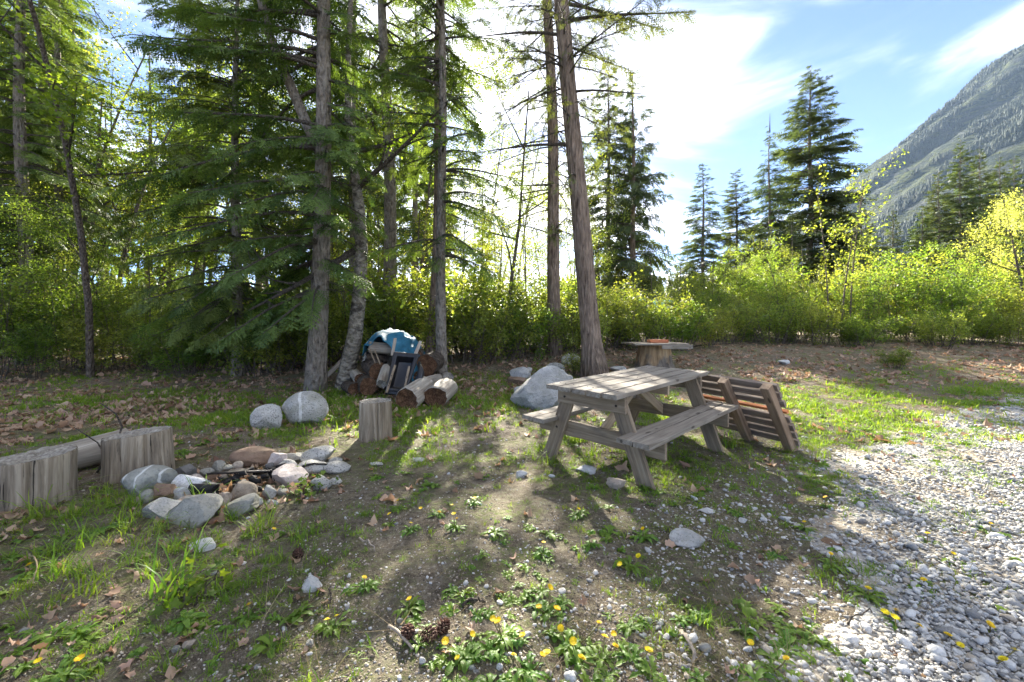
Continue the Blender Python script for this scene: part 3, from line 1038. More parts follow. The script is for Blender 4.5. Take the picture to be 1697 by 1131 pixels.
for px, D, k, hh in ((185, 12, 1, 11), (110, 14, 0, 13), (250, 16, 1, 14), (795, 24, 0, 13), (850, 27, 0, 14), (900, 31, 1, 11.5), (955, 33, 0, 12), (690, 20, 1, 14), (870, 20, 0, 8), (980, 26, 0, 12), (820, 36, 1, 17), (560, 17, 0, 13), (470, 16, 1, 13), (620, 24, 0, 16)):
    plant('broadleaf_tree', 'lacy thin-leaved tree letting the sky show through its crown', 'tree', LACE[k], at(px, D), D, 'lacy broadleaf trees', rr_.uniform(0, 6), hh / 11.5)
pts = [(0, 0, -.1), (.08, 0, 1.0), (.22, 0, 2.2), (.42, 0, 3.6), (.55, 0, 5.5), (.7, 0, 7.5)]
m_ = broadleaf(231, [(0, 0, (0, 0, 1), 7.5, .075)], .07, 5, ('bark_thin', 'leaf_yellow'), 4, 1.1, 3, (3, 4), .4, .35, .1, pts=pts)
plant('broadleaf_tree', 'thin dark trunk leaning right between the tall trunks', 'tree', m_, at(836, 11.8), 11.8)

# ------------------------------------------------------------------ conifers on the right
def far_tree(label, px, top, D, k, ratio, name='spruce_tree', z=1.05):
    H = hgt(top, D) - z
    return plant(name, label, 'tree', FAR[k], at(px, D), D, None, rr_.uniform(0, 6), H * ratio / .24 / 20, z=z, sz=H / 20)


far_tree('tall narrow spruce just right of the leaning trunk', 1008, 84, 28, 0, .20)
m_ = conifer(241, 16.4, .24, .8, 3.6, near=False, whorl=.46, per=5, droop=.7, elev=.15, spray=.85, gap=.8, hang=.75, shape=.75, mats=('bark_red', 'needles_far'))
plant('cedar_tree', 'cedar with drooping lacy boughs beside the tall narrow spruce', 'tree', m_, at(1050, 26), 26)
far_tree('pointed fir standing alone in the bright gap', 1165, 268, 44, 0, .25)
far_tree('greyish fir right of the lone pointed fir', 1221, 283, 46, 3, .24)
o = far_tree('spruce with a bare spike at its top', 1276, 212, 38, 2, .22)
g = Geo()
tube(g, [(0, 0, 19.6), (.02, 0, 20.4), (0, 0, 21.4)], [.06, .045, .015], 5)
link('leader', g.mesh('leader', M['twig'], True), o)
far_tree('tallest broad spruce against the blue sky', 1344, 112, 42, 1, .255)
far_tree('small dark fir low between the saplings and the mountain', 1480, 346, 75, 0, .20)
far_tree('tallest dark fir of the clump below the mountain', 1592, 232, 48, 1, .165)
far_tree('dark fir pressed against the tallest of the clump', 1624, 243, 50, 1, .15)
far_tree('lower fir on the left flank of the clump', 1556, 285, 46, 3, .19)
far_tree('fir in the clump half hidden by the yellow tree', 1656, 258, 53, 1, .155)
far_tree('rightmost fir of the clump behind the yellow tree', 1682, 260, 55, 3, .16)
far_tree('short fir at the left foot of the clump', 1528, 345, 44, 1, .24)
far_tree('fir behind the three saplings', 1385, 318, 40, 3, .24)
far_tree('dark fir filling the gap right of the saplings', 1428, 330, 47, 2, .26)
far_tree('low fir beneath the spike-topped spruce', 1250, 372, 34, 1, .3)
far_tree('small fir at the left of the lone pointed fir', 1138, 395, 48, 2, .28)
far_tree('small fir below the tallest spruce', 1312, 360, 35, 0, .3)

m_ = broadleaf(251, [(0, 0, (.05, 0, 1), 5.8, .1), (.5, .2, (.3, .1, 1), 5.0, .07), (-.4, 0, (-.25, 0, 1), 5.2, .08), (.9, .4, (.35, 0, 1), 5.4, .07)], .078, 40, ('bark_thin', 'leaf_gold'), 2, 1.05, 3, (4, 5), .42, .10, .1, cluster=.22)
plant('yellow_tree', 'bright yellow broadleaf tree at the right edge', 'tree', m_, at(1722, 15.6), 15.6, sc=.72, sz=1.02)
SAP = [broadleaf(261 + k, [(0, 0, (.02, 0, 1), 5.2, .032)], .080, 13, ('bark_thin', 'leaf_yellow'), 5, .85, 2, (4, 5), .26, .35, .2, cluster=.09) for k in range(2)]
plant('maple_sapling', 'left slim sapling of the three standing before the bushes', 'sapling', SAP[0], at(1374, 13.6), 13.6, rz=1.0, sc=.95)
plant('maple_sapling', 'tallest middle sapling with yellow leaf tufts', 'sapling', SAP[1], at(1394, 13.8), 13.8, rz=.5, sc=1.02)
plant('maple_sapling', 'right sapling of the three, leaning slightly right', 'sapling', SAP[0], at(1408, 14.2), 14.2, rz=4.2, sc=1.0)

# ------------------------------------------------------------------ shrubs
SHR = [shrub_meshes(301 + k, (2.5, 2.7, 2.2, 2.5)[k], (1.35, 1.1, 1.5, 1.2)[k], (24, 20, 24, 18)[k], (.075, .065, .085, .07)[k], (15, 17, 12, 18)[k], ('leaf_yellow', 'leaf_green', 'leaf_yellow', 'leaf_green')[k]) for k in range(4)]
LOW = [shrub_meshes(311 + k, 1.15, .85, 18, .052, 16, ('leaf_yellow', 'leaf_green', 'leaf_mid')[k]) for k in range(3)]
SN = ('stems', 'twigs', 'leaves')
rs = random.Random(9)
for px, D, sc in ((1140, 14.0, .85), (1185, 12.6, .8), (1215, 14.2, .95), (1250, 12.5, .85), (1285, 14.0, 1.05), (1320, 12.6, .85), (1350, 14.4, 1.05), (1395, 13.6, .95), (1430, 12.6, .85), (1465, 14.0, 1.05),
                  (1500, 12.7, .92), (1535, 14.0, 1.08), (1570, 12.6, .9), (1605, 14.0, 1.12), (1640, 12.6, .95), (1675, 13.8, 1.15), (1715, 12.4, 1.0), (1760, 13.5, 1.2), (1830, 12.5, 1.1), (1110, 15.5, .9), (1160, 16, 1.1), (1240, 16.5, 1.2)):
    D *= 1.2
    sc *= 1.14
    plant('shrub', 'yellow-green bush in the long hedge along the right', 'shrub', SHR[rs.randrange(4)], at(px, D + (px * 7 % 11 - 5) * .12), D + (px * 7 % 11 - 5) * .12, 'bushes of the right hedge', rs.uniform(0, 6), sc * rs.uniform(.66, 1.15), SN)
for px, D, sc, k in ((1165, 11.6, .8, 0), (1205, 11.8, .9, 0), (1240, 11.5, .7, 1), (1275, 11.9, .95, 0), (1310, 11.6, .8, 2), (1345, 11.8, .9, 0), (1430, 11.7, .8, 1), (1460, 11.9, .7, 2), (1520, 11.9, .8, 1), (1560, 11.7, .7, 0), (1605, 11.8, .8, 1), (1655, 11.6, .7, 1), (1690, 11.8, .8, 0)):
    D *= 1.17
    sc *= 1.1
    plant('shrub', 'low yellow-green bush at the foot of the right hedge', 'shrub', LOW[k], at(px, D + (px * 5 % 13 - 8) * .14), D + (px * 5 % 13 - 8) * .14, 'low bushes at the hedge foot', rs.uniform(0, 6), sc * rs.uniform(.9, 1.2), SN)
for px, D, sc, k in ((15, 9.0, .75, 1), (60, 8.6, .5, 3), (110, 9.4, .8, 1), (165, 9.0, .55, 2), (215, 9.6, .7, 1), (140, 11, .95, 2), (40, 11.5, 1.0, 0), (235, 11.5, .9, 0), (-40, 8.2, .9, 1), (300, 10.6, .6, 1), (345, 11.6, .8, 0)):
    plant('shrub', 'leafy green bush at the foot of the left trees', 'shrub', SHR[k], at(px, D), D, 'bushes under the left trees', rs.uniform(0, 6), sc, SN)
for px, D, sc, k in ((265, 9.2, .9, 1), (310, 9.0, .95, 1), (350, 9.5, 1.1, 0), (395, 9.3, 1.0, 1), (430, 9.0, 1.1, 0), (470, 9.1, 1.0, 0), (505, 9.8, 1.2, 1), (545, 9.6, 1.2, 0), (450, 10.4, 1.5, 0), (380, 10.6, 1.5, 1)):
    plant('shrub', 'low bright bush in the undergrowth left of the woodpile', 'shrub', LOW[k], at(px, D), D, 'low bushes left of the woodpile', rs.uniform(0, 6), sc, SN)
for px, D, sc, k in ((600, 11.0, 1.7, 0), (660, 10.8, 1.6, 1), (690, 12.0, 1.9, 0), (765, 10.2, 1.3, 0), (790, 11.2, 1.6, 1), (820, 10.4, 1.2, 0), (850, 12.2, 1.7, 0), (875, 10.9, 1.2, 1), (900, 12.8, 1.7, 0), (945, 12.0, 1.4, 0), (965, 11.0, 1.1, 0),
                     (1000, 12.5, 1.4, 0), (1030, 13.5, 1.5, 1), (1060, 12.2, 1.1, 0), (1090, 13.2, 1.3, 0), (1120, 12.4, 1.1, 1), (745, 13, 2.0, 0), (640, 13, 2.0, 0), (1010, 15, 1.7, 0), (930, 15, 1.8, 1)):
    plant('shrub', 'sunlit yellow-green bush in the undergrowth between the tall trunks', 'shrub', LOW[k], at(px, D), D, 'low bushes between the trunks', rs.uniform(0, 6), sc, SN)
plant('shrub', 'tiny leafy sprig at the foot of the leaning trunk', 'shrub', LOW[0], at(958, 8.9), 8.9, None, 1.0, .42, SN)
plant('shrub', 'small lone green seedling in front of the right hedge', 'shrub', LOW[1], at(1482, 9.6), 9.6, None, 2.0, .40, SN)
plant('shrub', 'low sprawling seedlings at the hedge foot by the saplings', 'shrub', LOW[2], at(1400, 13.0), 13.0, None, 2.0, .6, SN)

for px, D, k, hh in ((1225, 14.6, 0, 3.9), (1290, 13.4, 1, 3.7), (1335, 15.5, 2, 4.6), (1445, 14.5, 0, 4.0), (1520, 15.0, 1, 4.3), (1575, 14.8, 2, 4.0), (1625, 15.6, 1, 4.8), (1180, 15.4, 2, 4.4), (1130, 14.4, 0, 3.6)):
    D *= 1.18
    plant('broadleaf_tree', 'young broadleaf tree rising out of the right hedge', 'tree', DEC[k], at(px, D), D, 'young trees in the hedge', rs.uniform(0, 6), hh / 10)
for px, D, k, hh in ((30, 9.8, 1, 3.6), (85, 10.4, 0, 4.4), (190, 10.2, 1, 3.9), (245, 9.4, 0, 3.0), (140, 9.6, 0, 2.8), (300, 12, 0, 5.0)):
    plant('broadleaf_tree', 'young leafy tree among the bushes under the left trees', 'tree', LACE[k], at(px, D), D, 'young trees at the left', rs.uniform(0, 6), hh / 10)

# ------------------------------------------------------------------ far wood and mountain trees (one mass each)
def tiny_fir(seed, rings=5, seg=6, mat=None):
    rg = np.random.default_rng(seed)
    g = Geo()
    for k in range(rings):
        z0, z1 = .08 + .80 * k / rings, .08 + .80 * k / rings + .34
        r_ = .20 * (1 - k / rings) ** .8 + .02
        a = np.arange(seg) * 6.283 / seg + rg.uniform(0, 6)
        V = [(0, 0, min(z1, 1.0))] + [(math.cos(t) * r_ * rg.uniform(.75, 1.2), math.sin(t) * r_ * rg.uniform(.75, 1.2), z0 + rg.normal() * .015) for t in a]
        g.add(V, [(0, 1 + j, 1 + (j + 1) % seg) for j in range(seg)], None, rg.uniform(0, 1))
    return g.mesh('tiny_fir_%d' % seed, mat or M['needles_far'])


rg = np.random.default_rng(77)
TF = [tiny_fir(s) for s in range(4)]
TM = [tiny_fir(s + 10, 4, 5, M['needles_mountain']) for s in range(4)]
x = rg.uniform(500, 2700, 120000)
y = rg.uniform(400, 1760, 120000)
zm = mtn_z(x, y)
pxm = 848.5 + FPX * x / y
dens = fbm(x / 210 + y / 400, y / 130, 51, 4)
ok = (zm > 15) & (pxm < 2000) & (pxm > 1050) & (dens > .47 + .14 * rg.random(120000))
x, y, zm = x[ok], y[ok], zm[ok]
scatter('mountain_trees', np.stack([x, y, zm - .5], 1), np.stack([np.zeros(len(x)), np.zeros(len(x)), rg.uniform(0, 6, len(x))], 1), rg.uniform(9, 21, len(x)), rg.integers(0, 4, len(x)), TM,
        'scattered conifers covering the mountainside', 'trees')
N = 2600
a = rg.uniform(R(-75), R(78), N)
d = rg.uniform(85, 330, N) / np.maximum(np.cos(a), .35)
x, y = np.sin(a) * d, np.cos(a) * d
hmax = np.minimum(26, (105 / FPX) * y * 1.0)
hh = hmax * rg.uniform(.45, 1.0, N)
open_ = (np.abs((848.5 + FPX * x / y) - 875) < 45)
keep_ = ~open_ & (y > 40)
x, y, hh = x[keep_], y[keep_], hh[keep_]
scatter('far_wood', np.stack([x, y, terrain(x, y) - .3], 1), np.stack([np.zeros(len(x)), np.zeros(len(x)), rg.uniform(0, 6, len(x))], 1), hh, rg.integers(0, 4, len(x)), TF,
        'far wood along the valley floor', 'trees')

# ------------------------------------------------------------------ buildings glimpsed through the trees
def house(name, label, px, D, w, dp, hw, hr, wallc, roofc, rz=0.0):
    z = tz(at(px, D), D)
    o = thing(name, label, 'building', (at(px, D), D, z - .1), (0, 0, rz))
    wm = mat_plain(name + '_wall', wallc, .8, .08, 3)
    rm = mat_plain(name + '_roof', roofc, .4, .1, 3, .2)
    g = Geo()
    a, b = w / 2, dp / 2
    g.add([(-a, -b, 0), (a, -b, 0), (a, b, 0), (-a, b, 0), (-a, -b, hw), (a, -b, hw), (a, b, hw), (-a, b, hw), (-a, 0, hw + hr * .96), (a, 0, hw + hr * .96)],
          [(4, 7, 8), (5, 9, 6)], [(0, 1, 5, 4), (1, 2, 6, 5), (2, 3, 7, 6), (3, 0, 4, 7)])
    link('wall', g.mesh('wall', wm), o)
    for s in (-1, 1):
        g = Geo()
        e, t = .4, .08
        k = hr / b
        g.add([(-a - e, s * (b + e), hw - k * e + .03), (a + e, s * (b + e), hw - k * e + .03), (a + e, 0, hw + hr + .03), (-a - e, 0, hw + hr + .03),
               (-a - e, s * (b + e), hw - k * e + .03 + t), (a + e, s * (b + e), hw - k * e + .03 + t), (a + e, 0, hw + hr + .03 + t), (-a - e, 0, hw + hr + .03 + t)],
              None, [(0, 1, 2, 3), (4, 5, 6, 7), (0, 1, 5, 4), (2, 3, 7, 6), (0, 3, 7, 4), (1, 2, 6, 5)])
        link('roof_slope', g.mesh('roof_slope', rm), o)
    fm = mat_plain(name + '_trim', (.6, .6, .58), .6, .05)
    gm = mat_plain('window_glass_' + name, (.03, .035, .04), .1, .05)
    for k in (-.3, .05, .33):
        g = Geo()
        for (x0, x1, z0, z1, yy) in ((-.6, .6, .9, .98, .05), (-.6, .6, 2.0, 2.08, .05), (-.6, -.52, .98, 2.0, .05), (.52, .6, .98, 2.0, .05)):
            g.add([(x0, -b - yy, z0), (x1, -b - yy, z0), (x1, -b - yy, z1), (x0, -b - yy, z1), (x0, -b - .003, z0), (x1, -b - .003, z0), (x1, -b - .003, z1), (x0, -b - .003, z1)],
                  None, [(0, 1, 2, 3), (0, 1, 5, 4), (3, 2, 6, 7), (0, 3, 7, 4), (1, 2, 6, 5)])
        wf = link('window', g.mesh('window', fm), o, (k * w, 0, 0))
        g = Geo()
        g.add([(-.52, -b - .02, .98), (.52, -b - .02, .98), (.52, -b - .02, 2.0), (-.52, -b - .02, 2.0)], None, [(0, 1, 2, 3)])
        link('pane', g.mesh('pane', gm), wf)
    return o


house('house', 'house with a teal metal roof glimpsed behind the cedar', 1060, 55, 13, 7, 2.3, 1.9, (.35, .33, .29), (.06, .30, .33), R(8))
house('house', 'long white building glimpsed between the trunks', 880, 62, 16, 7, 2.6, 1.3, (.75, .75, .73), (.72, .73, .74), R(-6))
# ------------------------------------------------------------------ timber
M['wood_top'] = mat_wood('wood_top', (0.105, 0.086, 0.066), (0.205, 0.178, 0.145), (0.305, 0.275, 0.232), stain=(0.11, 0.088, 0.066))
M['wood_leg'] = mat_wood('wood_leg', (0.085, 0.064, 0.044), (0.20, 0.152, 0.104), (0.31, 0.25, 0.18), stain=(0.085, 0.07, 0.058))
M['wood_brace'] = mat_wood('wood_brace', (0.17, 0.12, 0.08), (0.30, 0.23, 0.155), (0.42, 0.34, 0.24))
M['wood_slat'] = mat_wood('wood_slat', (0.11, 0.082, 0.064), (0.20, 0.155, 0.125), (0.30, 0.245, 0.20))
M['wood_post'] = mat_wood('wood_post', (0.13, 0.085, 0.055), (0.235, 0.16, 0.105), (0.33, 0.245, 0.17))
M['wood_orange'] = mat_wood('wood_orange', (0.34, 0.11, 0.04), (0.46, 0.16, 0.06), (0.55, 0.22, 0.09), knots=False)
M['wood_pale'] = mat_wood('wood_pale', (0.16, 0.13, 0.10), (0.28, 0.235, 0.19), (0.40, 0.345, 0.29), knots=False)
M['wood_stump'] = mat_wood('wood_stump', (0.038, 0.029, 0.021), (0.20, 0.162, 0.118), (0.41, 0.355, 0.275), knots=False, along='Z', stain=(0.115, 0.092, 0.068))


def frame(xd, zd):
    x = Vector(xd).normalized()
    z = (Vector(zd) - x * Vector(zd).dot(x)).normalized()
    return Matrix((x, z.cross(x), z)).transposed().to_4x4()


def board_mesh(l, w, t, mat, rough=0.0015, cut=(0, 0), bev=0.004, seed=0, nl=8):
    """A plank along local X with rounded arrises and slight wander. cut: slope of the two ends, along w."""
    rg = np.random.default_rng(seed)
    b = min(bev, w * .2, t * .2)
    sec = [(-w / 2 + b, -t / 2), (w / 2 - b, -t / 2), (w / 2, -t / 2 + b), (w / 2, t / 2 - b), (w / 2 - b, t / 2), (-w / 2 + b, t / 2), (-w / 2, t / 2 - b), (-w / 2, -t / 2 + b)]
    V = []
    for i in range(nl):
        f = i / (nl - 1)
        for (y, z) in sec:
            xx = -l / 2 + l * f + (cut[0] * (y / w + .5) * (1 - f)) - (cut[1] * (y / w + .5) * f)
            V.append((xx, y + rg.normal() * rough, z + rg.normal() * rough))
    q = [(i * 8 + j, i * 8 + (j + 1) % 8, (i + 1) * 8 + (j + 1) % 8, (i + 1) * 8 + j) for i in range(nl - 1) for j in range(8)]
    m = bpy.data.meshes.new('plank')
    m.from_pydata([tuple(v) for v in V], [], q + [tuple(range(7, -1, -1)), tuple(range((nl - 1) * 8, nl * 8))])
    m.materials.append(mat)
    m.update()
    return m


def board(name, parent, c, xd, zd, l, w, t, mat, **k):
    """Plank centred at c (parent space), length along xd, broad face towards zd."""
    o = link(name, board_mesh(l, w, t, mat, **k), parent)
    o.matrix_local = Matrix.Translation(Vector(c)) @ frame(xd, zd)
    return o


# ------------------------------------------------------------------ picnic table
TL, TW, TH = 1.83, 0.74, 0.765
yaw, pit, rol = -0.813, 0.031, 0.021
rot = Euler((pit, rol, yaw), 'YXZ').to_matrix()
near = Vector((0.558, 3.451, CAM_Z - 0.513))            # middle of the near end, on the table top
table = thing('picnic_table', 'weathered grey wooden picnic table with attached benches', 'picnic table')
Rm = (Matrix.Rotation(yaw, 4, 'Z') @ Matrix.Rotation(pit, 4, 'X') @ Matrix.Rotation(rol, 4, 'Y'))
table.matrix_world = Matrix.Translation(near) @ Rm @ Matrix.Translation((0, 0, -TH))
bw, gap = .1312, .021
for k in range(5):
    board('top_board', table, (-TW / 2 + bw / 2 + k * (bw + gap), TL / 2 + (.012, -.006, .004, -.004, .0)[k], TH - .019), (0, 1, 0), (0, 0, 1), TL, bw, .038, M['wood_top'], seed=k)
for s in (-1, 1):
    for k in range(2):
        xx = s * (.379 + .0665 + k * .144)
        board('seat_board', table, (xx, TL / 2, TH - .324 - .019), (0, 1, 0), (0, 0, 1), 1.86, .133, .038, M['wood_top'], seed=20 + k + s)
for e, yy in ((1, .17), (-1, TL - .17)):
    # cleat under the top, splayed legs inside it, seat bearer inside the legs
    board('cleat', table, (0, yy, TH - .038 - .071), (1, 0, 0), (0, -1, 0), .70, .14, .038, M['wood_leg'], cut=(0, 0), seed=31)
    for s in (-1, 1):
        top = Vector((s * .235, yy + e * .040, TH - .045))
        bot = Vector((s * .53, yy + e * .040, -.035))
        c = (top + bot) / 2
        board('leg', table, c, bot - top, (0, -1, 0), (bot - top).length, .14, .04, M['wood_leg'], seed=40 + s)
    board('seat_bearer', table, (0, yy + e * .080, TH - .324 - .038 - .071), (1, 0, 0), (0, -1, 0), 1.30, .14, .038, M['wood_leg'], seed=45)
board('centre_cleat', table, (0, TL / 2, TH - .038 - .045), (1, 0, 0), (0, -1, 0), .70, .088, .038, M['wood_brace'], seed=50)
for e, yy in ((1, .17), (-1, TL - .17)):
    a = Vector((e * .03, TL / 2 - e * .03, TH - .075))
    b = Vector((e * .03, yy + e * .10, TH - .44))
    board('brace', table, (a + b) / 2, b - a, (1, 0, 0), (b - a).length, .088, .038, M['wood_brace'], seed=55, cut=(.05, .05))
bolt = mat_plain('rusty_bolt', (.05, .04, .035), .5, .3, 30, .6)


def bolt_mesh():
    g = Geo()
    tube(g, [(0, 0, 0), (0, 0, .008)], [.013, .011], 8)
    return g.mesh('bolt', bolt, True)


bm_ = bolt_mesh()
for e, yy in ((-1, .17), (1, TL - .17)):
    for s in (-1, 1):
        for (xx, zz) in ((s * .27, TH - .12), (s * .40, TH - .43)):
            b_ = link('bolt', bm_, table, (xx, yy + e * .0195 + (0 if zz > TH - .2 else -e * .04), zz), (R(90) * -e, 0, 0), (.9, .9, .9))
for k in range(5):
    for yy in (.17, TL / 2, TL - .17):
        for s in (-.03, .03):
            link('bolt', bm_, table, (-TW / 2 + bw / 2 + k * (bw + gap) + s, yy, TH - .002), scale=(.45, .45, .45))

# ------------------------------------------------------------------ slatted panel leaning on the table
pb = Vector((2.90, 4.25, 0.0))
pb.z = tz(pb.x, pb.y) - .02
upv = Vector((-.42, -.25, .71))
sv = Vector((-.51, .86, .03)).normalized()
panel = thing('slatted_panel', 'brown slatted timber panel on posts leaning against the picnic table', 'panel', pb)
un_ = upv.normalized()
nf = un_.cross(sv).normalized()            # across the panel, away from the posts' side
if nf.y < 0: nf = -nf
Lp = upv.length
for k in range(3):
    c = sv * (.44 * k) + un_ * (Lp / 2)
    board('post', panel, c, un_, nf, Lp + .02, .088, .088, M['wood_post'], seed=60 + k, bev=.006)
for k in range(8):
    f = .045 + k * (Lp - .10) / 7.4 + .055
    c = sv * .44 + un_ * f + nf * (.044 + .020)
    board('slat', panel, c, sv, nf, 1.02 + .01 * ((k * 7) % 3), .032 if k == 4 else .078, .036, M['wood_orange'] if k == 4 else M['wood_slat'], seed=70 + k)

# ------------------------------------------------------------------ stumps and logs
def stump(name, label, px, base_py, w_px, h_px, mat, cat='stump', seed=0, flare=.05, tilt=(0, 0), split=1.0, taper=.03, n=96, slope=(0, 0)):
    x, y, z = hit(px, base_py)
    s = y / FPX
    r_, H = w_px * s / 2, h_px * s
    x, y = x * (1 + r_ * .8 / y), y + r_ * .8
    rg = np.random.default_rng(seed)
    g = Geo()
    th = np.arange(n) * 6.283 / n
    rnd = rg.normal(size=n)
    rnd = (rnd + np.roll(rnd, 1)) * .6
    prof = 1 + .055 * np.sin(th * 2 + rg.uniform(0, 6)) + .04 * np.sin(th * 3 + rg.uniform(0, 6)) + .02 * np.sin(th * 7 + rg.uniform(0, 6)) + .006 * rnd
    for q in range(8):                        # drying cracks: narrow notches down the side
        j = rg.integers(0, n)
        prof[j] -= .11 * split
    zs = np.array([-.06, 0, .08, .3, .55, .8, .96, 1.0]) * H
    rad = r_ * (1 + taper * (1 - zs / H) + flare * np.exp(-np.clip(zs, 0, 9) / (.12 * H)))
    rad[-1] *= .975
    lob = np.repeat(prof[None], len(zs), 0) * (1 + .006 * rg.normal(size=(len(zs), n)))
    P = np.stack([tilt[0] * zs, tilt[1] * zs, zs], 1)
    V = P[:, None] + (rad[:, None] * lob)[..., None] * np.stack([np.cos(th), np.sin(th), 0 * th], 1)[None]
    V[..., 2] += (np.clip(zs, 0, H) / H)[:, None] * (slope[0] * V[..., 0] + slope[1] * V[..., 1] + .003 * rnd[None])
    k = len(zs)
    i = np.arange(k - 1)[:, None] * n
    j = np.arange(n)[None]
    Qd = np.stack([i + j, i + (j + 1) % n, i + n + (j + 1) % n, i + n + j], -1).reshape(-1, 4)
    g.add(V.reshape(-1, 3), None, Qd)
    o = thing(name, label, cat, (x, y, z))
    link('bark_side', g.mesh(name + '_side', mat), o)
    # sawn top: shallow saucer with rings
    g = Geo()
    rings = [.0, .25, .5, .75, .93, 1.0]
    VV = []
    for q in rings:
        for t in range(n):
            vx, vy = P[-1][0] + math.cos(th[t]) * rad[-1] * lob[-1][t] * q, P[-1][1] + math.sin(th[t]) * rad[-1] * lob[-1][t] * q
            VV.append((vx, vy, H - .012 * (1 - q) + (.004 * rg.normal() if 0 < q < 1 else 0) + .0015 + slope[0] * vx + slope[1] * vy + .003 * rnd[t] * q))
    g.add(VV, None, [(a * n + t, a * n + (t + 1) % n, (a + 1) * n + (t + 1) % n, (a + 1) * n + t) for a in range(len(rings) - 1) for t in range(n)])
    link('sawn_top', g.mesh(name + '_top', M['wood_end']), o)
    return o


def mat_end(name, a, b, c):
    m, n, l = new_mat(name)
    v = coords(n, l, (1, 1, 1), False)
    ln = n.new('ShaderNodeVectorMath')
    ln.operation = 'LENGTH'
    mp = n.new('ShaderNodeMapping')
    mp.inputs['Scale'].default_value = (1, 1, 0)
    l.new(v, mp.inputs['Vector'])
    nz = noise(n, l, v, 5, 4)
    l.new(mp.outputs[0], ln.inputs[0])
    sm = n.new('ShaderNodeMath')
    sm.operation = 'MULTIPLY_ADD'
    l.new(nz.outputs['Fac'], sm.inputs[0])
    sm.inputs[1].default_value = .03
    l.new(ln.outputs['Value'], sm.inputs[2])
    sn = n.new('ShaderNodeMath')
    sn.operation = 'MULTIPLY'
    sn.inputs[1].default_value = 210
    l.new(sm.outputs[0], sn.inputs[0])
    si = n.new('ShaderNodeMath')
    si.operation = 'SINE'
    l.new(sn.outputs[0], si.inputs[0])
    f = noise(n, l, v, 24, 6, .7)
    ad = n.new('ShaderNodeMath')
    ad.operation = 'MULTIPLY_ADD'
    l.new(si.outputs[0], ad.inputs[0])
    ad.inputs[1].default_value = .05
    l.new(f.outputs['Fac'], ad.inputs[2])
    r = ramp(n, [(.28, a), (.5, b), (.72, c)])
    l.new(ad.outputs[0], r.inputs[0])
    return finish(m, n, l, r.outputs[0], .9, ad.outputs[0], .5, .01, .15)


M['wood_end'] = mat_end('wood_end', (.10, .09, .075), (.24, .22, .19), (.38, .36, .32))
M['wood_rot'] = mat_end('wood_rot', (.025, .014, .009), (.09, .048, .027), (.19, .11, .065))
M['wood_log'] = mat_wood('wood_log', (.10, .085, .065), (.26, .23, .19), (.45, .42, .36), knots=False, along='X', scale=.6, stain=(.14, .10, .07))
M['bark_dark'] = mat_bark('bark_dark', (.025, .02, .016), (.12, .095, .075), (6, 6, 6))

stump('stump', 'upright grey log seat with deep cracks at the left edge', 56, 848, 112, 80, M['wood_stump'], seed=1, tilt=(.04, 0), slope=(.06, .03))
stump('stump', 'upright grey log seat between fallen log and fire ring', 231, 800, 88, 74, M['wood_stump'], seed=2, flare=.02, tilt=(-.04, 0), slope=(.10, .02))
stump('stump', 'short upright log seat in front of the woodpile', 622, 731, 54, 63, M['wood_stump'], seed=5, flare=.03)


def log(name, label, A, B, r0, r1, mat, endmat, seed=0, group=None, cat='log', hollow=.5, n=26, wav=.05):
    """Cut log from A (end that faces us) to B, with a rough end face."""
    rg = np.random.default_rng(seed)
    A, B = Vector(A), Vector(B)
    o = thing(name, label, cat, A, group=group)
    L = (B - A).length
    d = (B - A).normalized()
    fr = frame(d, (0, 0, 1) if abs(d.z) < .9 else (1, 0, 0))
    th = np.arange(n) * 6.283 / n
    prof = 1 + wav * np.sin(th * 2 + rg.uniform(0, 6)) + wav * .6 * np.sin(th * 3 + rg.uniform(0, 6)) + .02 * rg.normal(size=n)
    t = np.array([0, .03, .2, .5, .8, .97, 1.0])
    rad = (r0 + (r1 - r0) * t) * np.array([.94, 1, 1, 1, 1, 1, .94])
    lob = prof[None] * (1 + .012 * rg.normal(size=(len(t), n)))
    V = np.stack([np.repeat((t * L)[:, None], n, 1) + np.where((t == 0)[:, None], .02 * rg.normal(size=(1, n)), 0), rad[:, None] * lob * np.cos(th), rad[:, None] * lob * np.sin(th)], -1)
    g = Geo()
    i = np.arange(len(t) - 1)[:, None] * n
    j = np.arange(n)[None]
    g.add(V.reshape(-1, 3), None, np.stack([i + j, i + (j + 1) % n, i + n + (j + 1) % n, i + n + j], -1).reshape(-1, 4))
    s = link('side', g.mesh(name + '_side', mat, True), o)
    s.matrix_local = fr
    for e in (0, -1):
        g = Geo()
        VV = []
        qs = [1.0, .86, .62, .35, .0]
        for q in qs:
            for k in range(n):
                p = V[e][k].copy()
                p[1:] *= q
                p[0] = p[0] * q + (t[e] * L) * (1 - q) + (1 if e == 0 else -1) * (hollow * r0 * .5 * (1 - q) + abs(rg.normal()) * .05 * r0 * (0 if q == 1 else 1)) - (.001 if e == 0 else -.001)
                VV.append((p[1], p[2], p[0]))          # end-face space: rings round local z
        g.add(VV, None, [(a * n + k, a * n + (k + 1) % n, (a + 1) * n + (k + 1) % n, (a + 1) * n + k) for a in range(len(qs) - 1) for k in range(n)])
        c = link('cut_end', g.mesh(name + '_end', endmat), o)
        c.matrix_local = fr @ Matrix(((0, 0, 1, 0), (1, 0, 0, 0), (0, 1, 0, 0), (0, 0, 0, 1)))
    return o


x, y, z = hit(178, 770)
log('fallen_log', 'weathered split log lying between the two left stumps', (x + .02, y + .18, z + .13), (at(72, 3.25), 3.25, z + .08), .14, .13, M['wood_log'], M['wood_rot'], 3, wav=.09)

# woodpile under the tarp
def P3(px, py, D): return (at(px, D), D, hgt(py, D))


